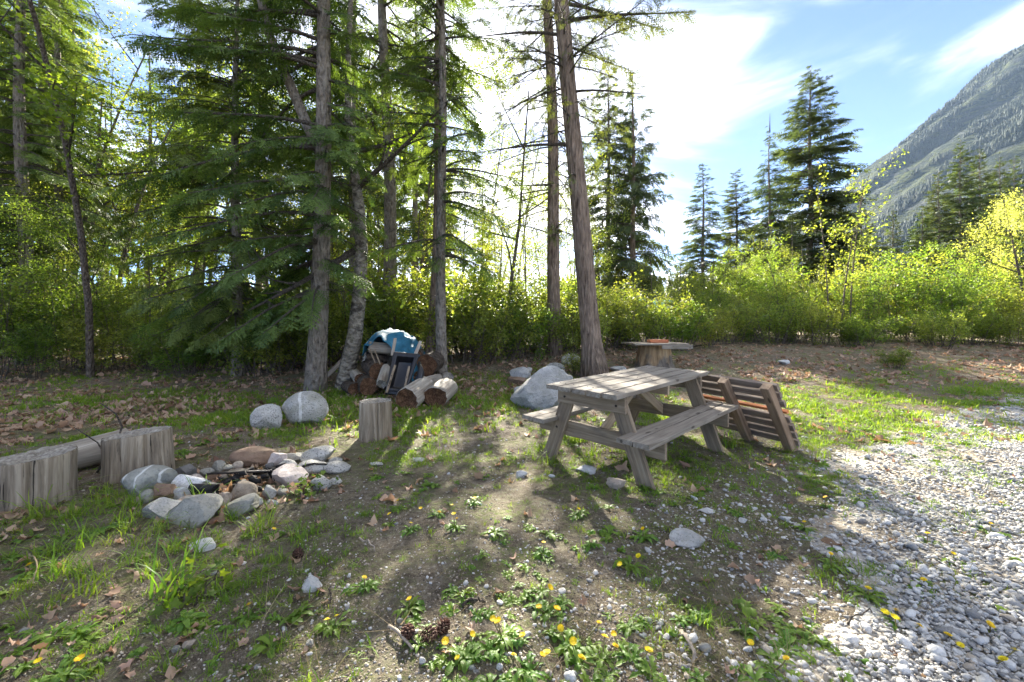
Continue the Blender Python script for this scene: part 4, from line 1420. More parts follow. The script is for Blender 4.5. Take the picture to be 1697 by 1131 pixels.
def wlog(label, px, py, r_px, px2, py2, D, D2, mat, em, seed, **k):
    s = D / FPX
    return log('cut_log', label, P3(px, py, D), P3(px2, py2, D2), r_px * s, r_px * s * .95, mat, em, seed, 'logs of the woodpile', **k)


wlog('big sawn log with rotten brown end, left of the front pair', 674, 663, 20, 706, 640, 6.05, 6.75, M['wood_log'], M['wood_rot'], 11, hollow=.8)
wlog('big sawn log with rotten brown end, right of the front pair', 721, 660, 20, 741, 642, 6.2, 6.75, M['wood_log'], M['wood_rot'], 12, hollow=.8)
wlog('round brown log end high against the slim grey fir', 707, 606, 18, 722, 598, 7.35, 8.0, M['bark_dark'], M['wood_rot'], 13, hollow=.3)
wlog('small pale log behind the front pair of logs', 706, 633, 8, 727, 627, 7.0, 7.5, M['wood_log'], M['wood_end'], 14, hollow=.1)
wlog('dark round log low beside the alder trunk', 610, 641, 15, 600, 632, 6.9, 7.5, M['bark_dark'], M['wood_rot'], 15, hollow=.2)
wlog('brown round log above the low dark log', 626, 615, 15, 612, 603, 7.1, 7.7, M['bark_dark'], M['wood_rot'], 16, hollow=.1)
wlog('log lying crosswise under the left edge of the tarp', 612, 575, 9, 655, 579, 7.3, 7.5, M['wood_log'], M['wood_end'], 17, hollow=.1)
wlog('dark log stacked against the alder under the crosswise log', 604, 592, 9, 640, 597, 7.4, 7.6, M['bark_dark'], M['wood_end'], 18, hollow=.1)
wlog('pale grey log end right of the slim grey fir', 742, 627, 10, 725, 622, 8.0, 8.7, M['wood_log'], M['wood_end'], 19, hollow=.1)
wlog('dark log at the bottom of the pile by the alder', 588, 645, 11, 575, 640, 7.0, 7.5, M['bark_dark'], M['wood_rot'], 20, hollow=.2)

wlog('grey split log leaning at the left of the cart tray', 632, 636, 9, 640, 610, 6.85, 7.2, M['wood_log'], M['wood_end'], 21, hollow=.1)
wlog('brown log end peeping above the cart tray', 690, 590, 10, 694, 586, 7.5, 8.1, M['bark_dark'], M['wood_rot'], 22, hollow=.2)
wlog('dark log between cart tray and round log end', 693, 625, 9, 700, 618, 7.2, 7.8, M['bark_dark'], M['wood_rot'], 23, hollow=.2)
wlog('short grey log on the ground left of the woodpile', 596, 628, 9, 586, 618, 7.2, 7.8, M['wood_log'], M['wood_rot'], 24, hollow=.2)
# wood stacked inside, carrying the tarp
for k, (px, py, D, r_) in enumerate(((655, 600, 7.75, 13), (640, 590, 7.85, 13), (670, 590, 7.9, 13), (655, 572, 7.9, 12), (672, 570, 8.0, 11), (637, 620, 7.7, 13), (668, 618, 7.75, 13), (652, 640, 7.6, 12), (676, 640, 7.65, 12))):
    wlog('firewood round stacked deep under the blue tarp', px, py, r_, px + 4, py - 2, D, D + .7, M['bark_dark'], M['wood_end'], 30 + k, hollow=.1)

# blue tarp: a sheet draped over the pile, with folds running down its right side
def tarp():
    nu, nv = 46, 34
    D0 = 7.55
    s = D0 / FPX
    U, Vv = np.meshgrid(np.linspace(0, 1, nu), np.linspace(0, 1, nv))
    # u: from left edge over the crown and down the right side; v: front to back
    xs = np.interp(U, [0, .12, .3, .48, .62, .8, 1], [-44, -40, -22, 6, 22, 38, 46]) * s
    zs = np.interp(U, [0, .12, .3, .48, .62, .8, 1], [-26, -6, 5, 0, -12, -34, -48]) * s
    fold = (np.sin(U * 61 + Vv * 2.5) * .6 + np.abs(np.sin(U * 24 - Vv * 3)) * 1.6 - 1 + 2.2 * (fbm(U * 9, Vv * 3, 8, 3) - .5)) * .028 * np.clip((U - .18) * 2.6, .15, 1)
    front = np.clip((.30 - Vv) / .30, 0, 1)
    ys = (Vv - .25) * .95
    drop = front ** 1.3 * (.16 + .28 * np.clip((U - .32) * 2.6, 0, 1) - .05 * np.sin(U * 21))
    zs = zs - drop - .22 * np.clip((Vv - .75) / .25, 0, 1) ** 2 + .07 * fbm(U * 5, Vv * 4, 5, 4) - .04 * np.abs(np.sin(U * 9 + Vv * 5))
    ys = ys - front * .10 + fold * (1 + front) - .1 * np.clip((U - .5) * 2, 0, 1)
    xs = xs + fold * .6
    P = np.stack([xs, ys, zs + fold * .5], -1).reshape(-1, 3)
    i = (np.arange(nv - 1)[:, None] * nu + np.arange(nu - 1)[None]).reshape(-1)
    m, n, l = new_mat('tarp_blue')
    v = coords(n, l)
    a = noise(n, l, v, 6, 6, .6)
    r = ramp(n, [(.3, (.015, .07, .11)), (.6, (.03, .13, .20)), (.8, (.09, .21, .28))])
    l.new(a.outputs['Fac'], r.inputs[0])
    finish(m, n, l, r.outputs[0], .75, a.outputs['Fac'], .5, .03, .15)
    o = link('tarp', mesh_np('tarp', P, None, np.stack([i, i + 1, i + nu + 1, i + nu], -1), m, smooth=True), None, P3(655, 551, D0))
    sm = o.modifiers.new('thickness', 'SOLIDIFY')
    sm.thickness = .003
    return tag(o, 'crumpled blue tarp draped over the top of the woodpile', 'tarp')


tarp()
# black plastic cart tray standing on end against the pile
blk = mat_plain('black_plastic', (.012, .012, .014), .32, .3, 12, 0, .1)
cart = thing('cart_tray', 'black plastic cart tray tipped up against the woodpile', 'cart', P3(655, 655, 6.55))
s = 6.55 / FPX
cu = Vector((.17, .42, 1)).normalized()             # direction up the tipped tray
cr = Vector((1, .1, -.10)).normalized()
cn = cu.cross(cr).normalized()
if cn.y > 0: cn = -cn                              # open side, towards the camera
Hc, Wb, Wt = 75 * s, 34 * s, 44 * s
def cpt(u, v, w): return tuple(cr * ((u - .5) * (Wb + (Wt - Wb) * v)) + cu * (v * Hc) + cn * w)
g = Geo()
dp = .13
ou = [(0, 0), (1, 0), (1, 1), (0, 1)]
inn = [(.16, .14), (.84, .14), (.84, .90), (.16, .90)]
Vt = [cpt(u, v, 0.02) for u, v in ou] + [cpt(u, v, 0.02) for u, v in inn] + [cpt(u * .8 + .1, v * .8 + .1, -dp) for u, v in inn] + [cpt(u, v, -.03) for u, v in ou] + [cpt(u * .85 + .075, v * .85 + .075, -dp - .02) for u, v in inn]
Qc = []
for a in range(4):
    b = (a + 1) % 4
    Qc += [(a, b, 4 + b, 4 + a), (4 + a, 4 + b, 8 + b, 8 + a), (12 + a, 12 + b, b, a), (16 + a, 16 + b, 12 + b, 12 + a)]
Qc += [(8, 9, 10, 11), (16, 17, 18, 19)]
g.add(Vt, None, Qc)
tr = link('tray', g.mesh('tray', blk), cart)
bv = tr.modifiers.new('soft_edges', 'BEVEL')
bv.width, bv.segments = .018, 3
for u0, u1 in ((.10, .20), (.90, .78)):
    a, b = Vector(cpt(u0, .02, .05)), Vector(cpt(u1, .66, .06))
    rail = board('rail', cart, (a + b) / 2, b - a, cn, (b - a).length, .035, .03, M['wood_leg'], seed=81)
    for f in (.25, .6):
        link('bolt', bm_, rail, ((f - .5) * (b - a).length, 0, .015), scale=(.8, .8, .8))
a, b = Vector(cpt(.1, .10, .04)), Vector(cpt(.9, .10, .04))
board('crossbar', cart, (a + b) / 2, b - a, cn, (b - a).length, .03, .03, blk, seed=3)
g = Geo()
Bx = [Vector(cpt(1.02, v, w)) for v, w in ((.02, 0), (.3, .05), (.55, .08), (.8, .03))]
tube(g, [tuple(p + cr * q) for p, q in zip(Bx, (.10, .14, .12, .03))], [.03, .06, .055, .02], 10)
link('fender', g.mesh('fender', blk, True), cart)

for label, a, b, w, mt in (('short pale stake standing against the tarp', (650, 590, 7.0), (655, 561, 7.15), .05, 'wood_pale'),
                           ('pale board slanting up right of the tarp', (686, 594, 7.1), (697, 566, 7.3), .055, 'wood_pale'),
                           ('long pale board leaning behind the alder trunk', (535, 630, 8.0), (576, 590, 8.3), .09, 'wood_pale'),
                           ('thin pole leaning into the left of the woodpile', (622, 602, 6.95), (612, 577, 7.2), .018, 'wood_leg'),
                           ('second thin pole beside the alder trunk', (630, 604, 6.95), (621, 580, 7.2), .018, 'wood_leg')):
    a, b = Vector(P3(*a)), Vector(P3(*b))
    o = link('plank', board_mesh((b - a).length, w, min(.025, w), M[mt], seed=len(label)))
    o.matrix_world = Matrix.Translation((a + b) / 2) @ frame(b - a, (0, -1, .3))
    tag(o, label, 'plank')

# ------------------------------------------------------------------ stump table
def stump_table():
    x, y, z = hit(1084, 613)
    s = y / FPX
    x, y = x * (1 + .35 / y), y + .35
    H = 41 * s
    o = thing('stump_table', 'wide tree stump topped with planks as an outdoor table', 'table', (x, y, z))
    rg = np.random.default_rng(4)
    n = 48
    th = np.arange(n) * 6.283 / n
    zs = np.array([-.08, 0, .05, .14, .3, .6, 1.0]) * H
    rad = np.array([1.22, 1.2, 1.12, 1.04, .97, .90, .86]) * 31 * s
    lob = 1 + np.array([.10, .10, .085, .06, .04, .03, .025])[:, None] * (np.sin(th * 6 + 1) + .6 * np.sin(th * 11))[None] * .8 + .012 * rg.normal(size=(7, n))
    V = np.stack([rad[:, None] * lob * np.cos(th), rad[:, None] * lob * np.sin(th), np.repeat(zs[:, None], n, 1)], -1)
    i = np.arange(6)[:, None] * n
    j = np.arange(n)[None]
    g = Geo()
    g.add(np.concatenate([V.reshape(-1, 3), [(0, 0, H)]]), [(6 * n + a, 6 * n + (a + 1) % n, 7 * n) for a in range(n)], np.stack([i + j, i + (j + 1) % n, i + n + (j + 1) % n, i + n + j], -1).reshape(-1, 4))
    m, nn, l = new_mat('stump_wood')
    v = coords(nn, l, (7, 7, 1.2))
    a = noise(nn, l, v, 1.6, 7, .65, .3)
    r = ramp(nn, [(.3, (.11, .07, .04)), (.5, (.30, .20, .11)), (.7, (.46, .33, .19))])
    l.new(a.outputs['Fac'], r.inputs[0])
    v2 = coords(nn, l, (3, 3, 1.6), False)
    b = noise(nn, l, v2, 1.3, 5, .6)
    sx = nn.new('ShaderNodeSeparateXYZ')
    tc = nn.new('ShaderNodeTexCoord')
    l.new(tc.outputs['Object'], sx.inputs[0])
    ad = nn.new('ShaderNodeMath')
    ad.operation = 'MULTIPLY_ADD'
    l.new(b.outputs['Fac'], ad.inputs[0])
    ad.inputs[1].default_value = -1.1
    l.new(sx.outputs['Z'], ad.inputs[2])
    bark = nn.new('ShaderNodeMapRange')                 # bark still clings to the lower half
    bark.inputs['From Min'].default_value, bark.inputs['From Max'].default_value = -.40, -.26
    bark.inputs['To Min'].default_value, bark.inputs['To Max'].default_value = 1, 0
    l.new(ad.outputs[0], bark.inputs['Value'])
    r2 = ramp(nn, [(.3, (.06, .05, .042)), (.7, (.24, .205, .165))])
    l.new(a.outputs['Fac'], r2.inputs[0])
    col = mixc(nn, l, bark.outputs[0], r.outputs[0], r2.outputs[0])
    finish(m, nn, l, col, .9, a.outputs['Fac'], .8, .03, .15)
    link('stump', g.mesh('stump_body', m), o)
    tw = 92 * s
    for k in range(5):
        board('top_board', o, (-.03, -.50 + .25 * k * .9, H + .022), (1, .12, 0), (0, 0, 1), tw * (1 - .04 * (k % 2)), .19, .04, M['wood_brace' if k % 2 else 'wood_top'], seed=90 + k)
    board('edge_board', o, (tw * .24, -.62, H - .035), (1, -.05, 0.01), (0, -1, 0), tw * .53, .09, .035, M['wood_top'], seed=97)
    t = thing('clay_tray', 'orange clay tray lying on the stump table', 'tray', (x + .05, y - .1, z + H + .043))
    om = mat_plain('terracotta', (.42, .14, .06), .7, .2)
    board('base', t, (0, 0, .012), (1, 0, 0), (0, 0, 1), .42, .24, .022, om, seed=1)
    for (cx, cy, xd, ll) in ((0, .11, (1, 0, 0), .42), (0, -.11, (1, 0, 0), .42), (.20, 0, (0, 1, 0), .195), (-.20, 0, (0, 1, 0), .195)):
        board('rim', t, (cx, cy, .048), xd, (0, 0, 1), ll, .022, .05, om, seed=2)
    return o


stump_table()

# ------------------------------------------------------------------ stones
M['granite'] = mat_stone('granite', (.29, .285, .265), (.47, .465, .435), .75, 5, 0.25)
M['granite_vein'] = mat_stone('granite_vein', (.27, .265, .245), (.44, .435, .405), .7, 5, .3, vein=1.1)
M['stone_pale'] = mat_stone('stone_pale', (.25, .25, .24), (.46, .455, .44), .35, 4, .2)
M['stone_grey'] = mat_stone('stone_grey', (.20, .195, .172), (.37, .36, .32), .3, 6, .2)
M['stone_vein'] = mat_stone('stone_vein', (.20, .205, .185), (.36, .36, .325), .2, 6, .15, vein=3.2)
M['stone_brown'] = mat_stone('stone_brown', (.15, .095, .065), (.29, .20, .145), .1, 6, .1)
M['stone_tan'] = mat_stone('stone_tan', (.26, .21, .165), (.45, .39, .33), .1, 7, .15)
M['stone_pink'] = mat_stone('stone_pink', (.36, .30, .27), (.56, .50, .47), .1, 6, 0)
M['stone_moss'] = mat_stone('stone_moss', (.17, .135, .10), (.32, .27, .21), .25, 8, .7)
M['stone_dark'] = mat_stone('stone_dark', (.11, .105, .10), (.22, .21, .20), .1, 6, .1)
M['stone_white'] = mat_stone('stone_white', (.36, .36, .35), (.56, .56, .55), .2, 6, .1)
M['char'] = mat_plain('char', (.010, .010, .011), .8, .5, 20, 0, .9)
M['ash_white'] = mat_stone('ash_white', (.50, .50, .50), (.72, .72, .72), .35, 9, 0)
M['iron'] = mat_plain('iron', (.045, .04, .038), .55, .4, 25, .5)


def rock_mesh(seed, dims, mat, cuts=7, round_=.5, sub=3, rough=.05):
    """Boulder: sphere trimmed by random planes, softened, with fine relief."""
    import bmesh
    rg = np.random.default_rng(seed)
    bm = bmesh.new()
    bmesh.ops.create_icosphere(bm, subdivisions=sub, radius=1)
    V = np.array([v.co[:] for v in bm.verts])
    F = [[v.index for v in f.verts] for f in bm.faces]
    bm.free()
    for _ in range(cuts + (5 if round_ < .6 else 0)):
        nn = unit(rg.normal(size=3) * np.array([1, 1, .8]))
        dd = rg.uniform(.42, .80) if round_ < .6 else rg.uniform(.62, .92)
        ex = np.maximum(V @ nn - dd, 0)
        V = V - ex[:, None] * nn * (1 - .06 * round_)
    a, b, c = rg.uniform(0, 50, 3)
    for sc_, am in ((1.6, .16 * rough / .05), (4.2, .06 * rough / .05), (9, .022 * rough / .05)):
        nz = (fbm(V[:, 0] * sc_ + a, V[:, 1] * sc_ + V[:, 2] * 1.7 * sc_ + b, seed, 3) - .5)
        V = V * (1 + am * nz)[:, None]
    lo, hi = V.min(0), V.max(0)
    V = (V - (lo + hi) / 2) / (hi - lo) * np.array(dims)
    m = mesh_np('rock', V, F, None, mat, smooth=True)
    m.set_sharp_from_angle(angle=R(24 if round_ < .6 else 50))
    return m


def stone(label, px, base_py, w_px, h_px, mat, seed, cuts=7, round_=.5, rz=None, tilt=0.0, depth=.8, sink=.22, lift=0.0, name='stone', cat='stone', group=None, rough=.05, sub=4):
    x, y, z = hit(px, base_py)
    s = y / FPX
    w, h = w_px * s, h_px * s
    d = w * depth
    x, y = x * (1 + d * .38 / y), y + d * .38
    o = link(name, rock_mesh(seed, (w, d, h * (1 + sink)), M[mat], cuts, round_, sub, rough), None, (x, y, z + h * (1 + sink) / 2 - h * sink + lift), (0, tilt, rz if rz is not None else (seed * 1.7) % .6 - .3))
    return tag(o, label, cat, group)


stone('large speckled granite boulder with a white vein, right of its pair', 507, 706, 75, 54, 'granite_vein', 1, 5, .9, rough=.03, sub=4)
stone('smaller speckled granite boulder left of the veined one', 443, 713, 52, 40, 'granite', 2, 6, .8, rough=.035, sub=4)
stone('largest pale flat-topped boulder behind the picnic table', 907, 681, 126, 70, 'stone_pale', 36, 12, .2, depth=.75, sub=5, rough=.09, tilt=-.10)
stone('pale rounded rock left of the largest boulder', 862, 629, 36, 20, 'stone_pale', 4, 6, .7)
stone('brown rock beneath the pale rounded rock by the large boulder', 857, 638, 32, 12, 'stone_brown', 5, 7, .5)
stone('low pale rock at the left foot of the largest boulder', 866, 655, 30, 14, 'stone_pale', 34, 8, .4)
stone('small angular pale rock behind the largest boulder', 876, 619, 16, 10, 'stone_pale', 6, 8, .3)
stone('round granite rock at the foot of the leaning trunk', 946, 606, 33, 19, 'granite', 7, 5, .8)
stone('low grey rock left of the round granite rock', 921, 617, 32, 15, 'granite', 8, 6, .6)
stone('flat pale rock between leaning trunk and stump table', 1027, 620, 30, 12, 'stone_pale', 9, 8, .5)
FR = 'stones of the fire ring'
for a in (
    ('big grey-green stone with white streak at the left of the fire ring', 250, 823, 80, 43, 'stone_vein', 41, 5, .7, .1, .05),
    ('brown block-like stone in front of the streaked stone', 271, 832, 38, 27, 'stone_brown', 42, 9, .2, .2, 0),
    ('small bluish stone squeezed beneath the brown block', 244, 835, 20, 22, 'stone_grey', 43, 5, .8, 0, .3),
    ('long pale tilted slab at the front left of the fire ring', 266, 867, 62, 32, 'stone_pale', 144, 5, .5, .3, -.25),
    ('big grey front boulder of the fire ring', 331, 872, 86, 46, 'stone_grey', 147, 6, .5, -.1, 0),
    ('brown wedge resting on the right of the front boulder', 368, 846, 25, 28, 'stone_tan', 46, 9, .3, .4, .5),
    ('small pale wedge above the front boulder', 302, 829, 28, 20, 'stone_white', 47, 8, .4, .2, -.2),
    ('flat tan stone tucked behind the front boulder', 315, 838, 34, 14, 'stone_tan', 48, 7, .4, .2, 0),
    ('dark slab leaning beside the left log seat', 301, 797, 40, 26, 'stone_dark', 49, 9, .2, .1, .15),
    ('low pinkish stone inside the ring near the dark slab', 326, 803, 33, 12, 'stone_pink', 50, 8, .4, 0, .1),
    ('squarish grey stone at the back left of the ring', 362, 785, 24, 19, 'stone_grey', 51, 8, .5, 0, .2),
    ('low grey stone left of the squarish grey one', 344, 790, 22, 12, 'stone_grey', 52, 7, .4, 0, -.2),
    ('small tan stone in front of the large brown one', 394, 782, 19, 16, 'stone_tan', 53, 6, .6, 0, 0),
    ('large rusty brown stone at the back of the fire ring', 420, 774, 74, 26, 'stone_brown', 154, 4, .7, 0, .06),
    ('pale upright stone right of the large brown one', 460, 777, 28, 24, 'stone_pink', 55, 8, .3, .3, .25),
    ('small dark stone below the pale upright one', 447, 782, 18, 14, 'stone_dark', 56, 8, .3, 0, 0),
    ('flat pale slab at the very back of the ring', 490, 766, 42, 13, 'stone_grey', 57, 8, .3, 0, -.15),
    ('speckled cobble touching the pale upright stone', 475, 784, 34, 19, 'granite', 58, 5, .8, 0, 0),
    ('large granite cobble at the back right of the ring', 524, 770, 60, 23, 'granite', 59, 6, .6, 0, -.2),
    ('smooth bluish granite cobble with a stick across it', 517, 787, 50, 19, 'granite', 60, 4, .95, 0, 0),
    ('long knobbly granite stone at the far right of the ring', 557, 786, 46, 16, 'granite', 61, 6, .7, 0, .08),
    ('pinkish white angular stone at the right of the ring', 478, 809, 60, 28, 'stone_pink', 62, 9, .25, .2, .1),
    ('rounded speckled cobble by the leafy weed', 533, 813, 36, 20, 'granite', 63, 4, .95, 0, 0),
    ('mossy brown stone at the inner front of the ring', 402, 836, 48, 33, 'stone_moss', 64, 6, .6, 0, 0),
    ('narrow pale stone leaning beside the mossy one', 444, 828, 22, 20, 'stone_pale', 65, 8, .3, .4, -.5),
    ('flat grey-green slab at the front right of the ring', 396, 857, 68, 22, 'stone_grey', 66, 7, .4, .3, -.35),
    ('small pale stone left of the front slab', 350, 812, 20, 9, 'stone_pale', 67, 7, .4, .2, 0),
    ('little tan stone at the inner back of the ring', 372, 796, 16, 9, 'stone_tan', 68, 7, .4, 0, 0),
    ('small brown stone between pale and pinkish ones', 466, 793, 18, 10, 'stone_brown', 69, 7, .4, 0, 0),
    ('small grey stone wedged under the pale slab', 288, 846, 18, 12, 'stone_grey', 201, 6, .4, 0, 0),
    ('small tan cobble behind the long pale slab', 300, 822, 17, 11, 'stone_tan', 202, 6, .4, 0, 0),
    ('round grey cobble between mossy stone and front slab', 424, 842, 22, 15, 'granite', 203, 5, .7, 0, 0),
    ('little pale stone at the front right corner of the ring', 452, 840, 17, 10, 'stone_pale', 204, 6, .4, 0, 0),
    ('small grey stone in front of the pinkish white one', 470, 822, 20, 11, 'stone_grey', 205, 6, .4, 0, 0),
    ('brown pebble tucked beside the smooth bluish cobble', 492, 798, 17, 11, 'stone_brown', 206, 6, .5, 0, 0),
    ('small granite pebble right of the rounded cobble', 556, 804, 20, 10, 'granite', 207, 5, .7, 0, 0),
    ('flat dark stone leaning at the left inner edge', 283, 806, 20, 12, 'stone_dark', 208, 8, .3, 0, .2),
    ('small tan stone at the outer left of the ring', 228, 836, 17, 11, 'stone_tan', 209, 6, .5, 0, 0),
    ('grey block between squarish and tan stones at the back', 380, 786, 19, 13, 'stone_grey', 210, 8, .3, 0, 0),
    ('pinkish chip behind the front boulder', 345, 834, 17, 12, 'stone_pink', 211, 8, .3, 0, .3),
    ('small grey cobble right of the large granite cobble', 556, 772, 22, 12, 'granite', 212, 5, .7, 0, 0),
    ('little brown stone in front of the squarish grey one', 352, 797, 17, 10, 'stone_brown', 213, 6, .5, 0, 0),
    ('small pale stone right of the speckled cobble', 500, 788, 16, 10, 'stone_pale', 214, 6, .5, 0, 0),
):
    stone(*a[:8], round_=a[8], rz=a[9], tilt=a[10], group=FR)
for a in (
    ('flat white rock in bare soil below the fire ring', 336, 916, 46, 13, 'stone_white', 71, 8, .3),
    ('bluish white rock in the foreground shade', 517, 981, 34, 18, 'stone_white', 72, 7, .5),
    ('half-buried pale rock between table and gravel', 1138, 908, 58, 19, 'stone_pale', 73, 6, .6),
    ('tan rock beside the near leg of the picnic table', 1022, 812, 34, 15, 'stone_tan', 74, 8, .3),
    ('flat white slab in the shade under the table', 972, 786, 36, 10, 'stone_white', 75, 9, .2),
    ('small white rock left of the picnic table', 864, 793, 20, 10, 'stone_white', 76, 7, .5),
    ('white flat stone at the edge of the gravel', 1303, 866, 22, 7, 'stone_white', 77, 8, .3),
    ('flat bluish stone in the distant soil before the hedge', 1300, 605, 20, 8, 'stone_white', 78, 7, .5),
    ('small pale rock near the far bench end', 1232, 868, 16, 7, 'stone_white', 79, 7, .5),
    ('white stone at the right edge of the soil patch', 1172, 852, 26, 6, 'stone_white', 80, 8, .3),
    ('pale shard in soil behind the fire ring', 624, 773, 24, 4, 'stone_pale', 81, 8, .3),
    ('white shard right of the pale one behind the ring', 692, 766, 24, 4, 'stone_pale', 82, 8, .3),
    ('small white pebble beside the dandelion patch', 700, 1102, 12, 9, 'stone_white', 83, 5, .8),
    ('white pebble right of the foreground dandelions', 828, 1112, 12, 9, 'stone_white', 84, 5, .8),
    ('small angular rock in foreground shade at the left', 312, 1078, 20, 12, 'stone_tan', 85, 8, .3),
    ('small bluish pebble beside the angular foreground rock', 292, 1082, 13, 9, 'stone_grey', 86, 5, .8),
    ('grey pebble at the bottom near the left edge', 40, 1050, 13, 6, 'stone_grey', 87, 5, .8),
    ('grey cobble in the near gravel', 1168, 1084, 20, 14, 'stone_grey', 88, 6, .6),
    ('flat pebble in the bare foreground', 513, 1072, 14, 8, 'stone_grey', 89, 5, .8),
    ('pale pebble above the foreground stick', 663, 1034, 11, 7, 'stone_grey', 90, 5, .8),
):
    stone(*a)

# charred wood and iron in the ring
x, y, z = hit(412, 800)
g = Geo()
rg = np.random.default_rng(3)
for k in range(26):
    c = np.array([rg.normal() * .10, rg.normal() * .10 + .05, abs(rg.normal()) * .02])
    Vb = np.array([(i_, j_, k_) for i_ in (-1, 1) for j_ in (-1, 1) for k_ in (-1, 1)]) * rg.uniform(.012, .035, 3)
    an = rg.uniform(0, 6)
    Vb = Vb @ np.array([[math.cos(an), math.sin(an), 0], [-math.sin(an), math.cos(an), .3], [0, -.3, 1]]) + c
    g.add(Vb, None, [(0, 1, 3, 2), (4, 6, 7, 5), (0, 4, 5, 1), (2, 3, 7, 6), (0, 2, 6, 4), (1, 5, 7, 3)])
o = link('charcoal', g.mesh('charcoal', M['char']), None, (x, y, z + .02))
tag(o, 'black charcoal heap in the middle of the fire ring', 'charcoal', kind='stuff')
x, y, z = hit(352, 824)
log('charred_log', 'small charred log with ashy top inside the fire ring', (x + .03, y, z + .05), (x - .14, y - .03, z + .07), .045, .035, M['char'], M['char'], 5, hollow=.1, wav=.1)
x, y, z = hit(313, 818)
log('burnt_log', 'white ash-coated piece of wood inside the fire ring', (x + .10, y, z + .04), (x - .12, y + .04, z + .07), .055, .05, M['ash_white'], M['ash_white'], 6, hollow=.1, wav=.12)
x, y, z = hit(400, 798)
x1, y1, z1 = hit(448, 798)
o = thing('iron_grate_bar', 'rusty iron bar laid across the fire ring', 'iron bar', (x, y, z + .05))
g = Geo()
tube(g, [(-.28, 0, .01), (-.1, .0, .02), (.22, .01, .03)], [.008, .009, .008], 6)
link('rod', g.mesh('rod', M['iron'], True), o)
g = Geo()
tube(g, [(-.28, .05, .0), (0, .05, .01), (.22, .05, .02)], [.007, .008, .007], 6)
link('rod', g.mesh('rod', M['iron'], True), o)
board('plate', o, (-.04, .025, .028), (1, 0, .06), (0, 0, 1), .16, .075, .008, M['iron'], seed=4)
def stick(label, px, py, px2, py2, r_, mat, lift=.01, seed=0, arch=.02, name='stick'):
    a, b = Vector(hit(px, py)), Vector(hit(px2, py2))
    rg = np.random.default_rng(seed)
    t = np.linspace(0, 1, 7)
    P = np.array([a.lerp(b, f)[:] for f in t]) + np.array([0, 0, 1]) * (lift + arch * np.sin(t * 3.14))[:, None] + rg.normal(size=(7, 3)) * .006
    c = P.mean(0)
    g = Geo()
    tube(g, P - c, r_ * (1 - .4 * t), 6, .06, seed=seed)
    o = link(name, g.mesh(name, mat, True), None, tuple(c))
    return tag(o, label, 'stick')


stick('burnt dark stick lying across the bluish cobble', 497, 790, 544, 783, .011, M['char'], .07, 1)
stick('pale bare stick on the soil in the foreground', 643, 1046, 684, 1081, .008, M['wood_pale'], .01, 2)
stick('short stick right of the pale foreground stick', 671, 1050, 690, 1074, .006, M['twig'], .01, 3)
stick('curved pale twig on the soil in mid foreground', 597, 897, 622, 915, .006, M['wood_pale'], .01, 4)
stick('broken branch left of the gravel in the foreground', 768, 1006, 806, 1000, .008, M['twig'], .01, 5)
stick('thin twig in the near gravel', 1405, 1040, 1448, 1020, .004, M['twig'], .012, 6)
stick('weathered stick at the edge of the near gravel', 1130, 1050, 1152, 1095, .010, M['wood_pale'], .008, 7)
stick('twig among weeds at the left foreground', 55, 930, 57, 985, .004, M['straw'], .05, 8)
stick('twig before the white foreground rock', 545, 1005, 552, 970, .005, M['twig'], .01, 9)
stick('fallen branch below the right hedge', 1150, 577, 1215, 572, .022, M['bark_dark'], .05, 10)
stick('long twig on leaf litter before the hedge', 1215, 660, 1250, 668, .006, M['twig'], .01, 11)
# looping bare vine by the fallen log
g = Geo()
a = Vector(hit(160, 785))
vp = [(0, 0, 0), (.06, .02, .12), (.12, .05, .25), (.13, .08, .36), (.06, .1, .46), (-.05, .12, .52), (-.12, .15, .54)]
tube(g, vp, [.008, .008, .007, .007, .006, .005, .003], 6)
o = thing('bare_vine', 'bare looping vine rising beside the fallen log', 'vine', a)
link('stem', g.mesh('stem', M['twig'], True), o)
g = Geo()
tube(g, [(.06, .02, .12), (-.02, .03, .24), (-.14, .05, .30), (-.25, .06, .36)], [.006, .005, .005, .003], 5)
link('side_stem', g.mesh('side_stem', M['twig'], True), o)
# pine cones
def cone_mesh():
    g = Geo()
    rg = np.random.default_rng(2)
    for k in range(46):
        t = k / 46
        a = k * 2.4
        r_ = .022 * math.sin(3.14 * (.12 + .85 * t)) + .004
        d = np.array([math.cos(a), math.sin(a), .35])
        s_ = np.array([-math.sin(a), math.cos(a), 0])
        c = np.array([0, 0, .07 * t])
        g.add([c, c + d * r_ + s_ * .007, c + d * r_ * 1.25, c + d * r_ - s_ * .007, c + d * r_ * .9 + np.array([0, 0, .006])], [(0, 1, 4), (1, 2, 4), (2, 3, 4), (3, 0, 4), (0, 2, 1), (0, 3, 2)])
    return g.mesh('cone', mat_plain('cone_brown', (.075, .035, .022), .8, .4, 40))


cm = cone_mesh()
for k, (px, py) in enumerate(((680, 1046), (697, 1058), (724, 1058), (498, 930))):
    x, y, z = hit(px, py)
    tag(link('pine_cone', cm, None, (x, y, z + .018), (R(80), 0, k * 1.3)), ('brown pine cone at the end of the pale foreground stick', 'brown pine cone just right of the short stick', 'small dark pine cone by the dandelion leaves', 'dark pine cone in the sunlit patch of soil')[k], 'pine cone', 'pine cones on the soil')
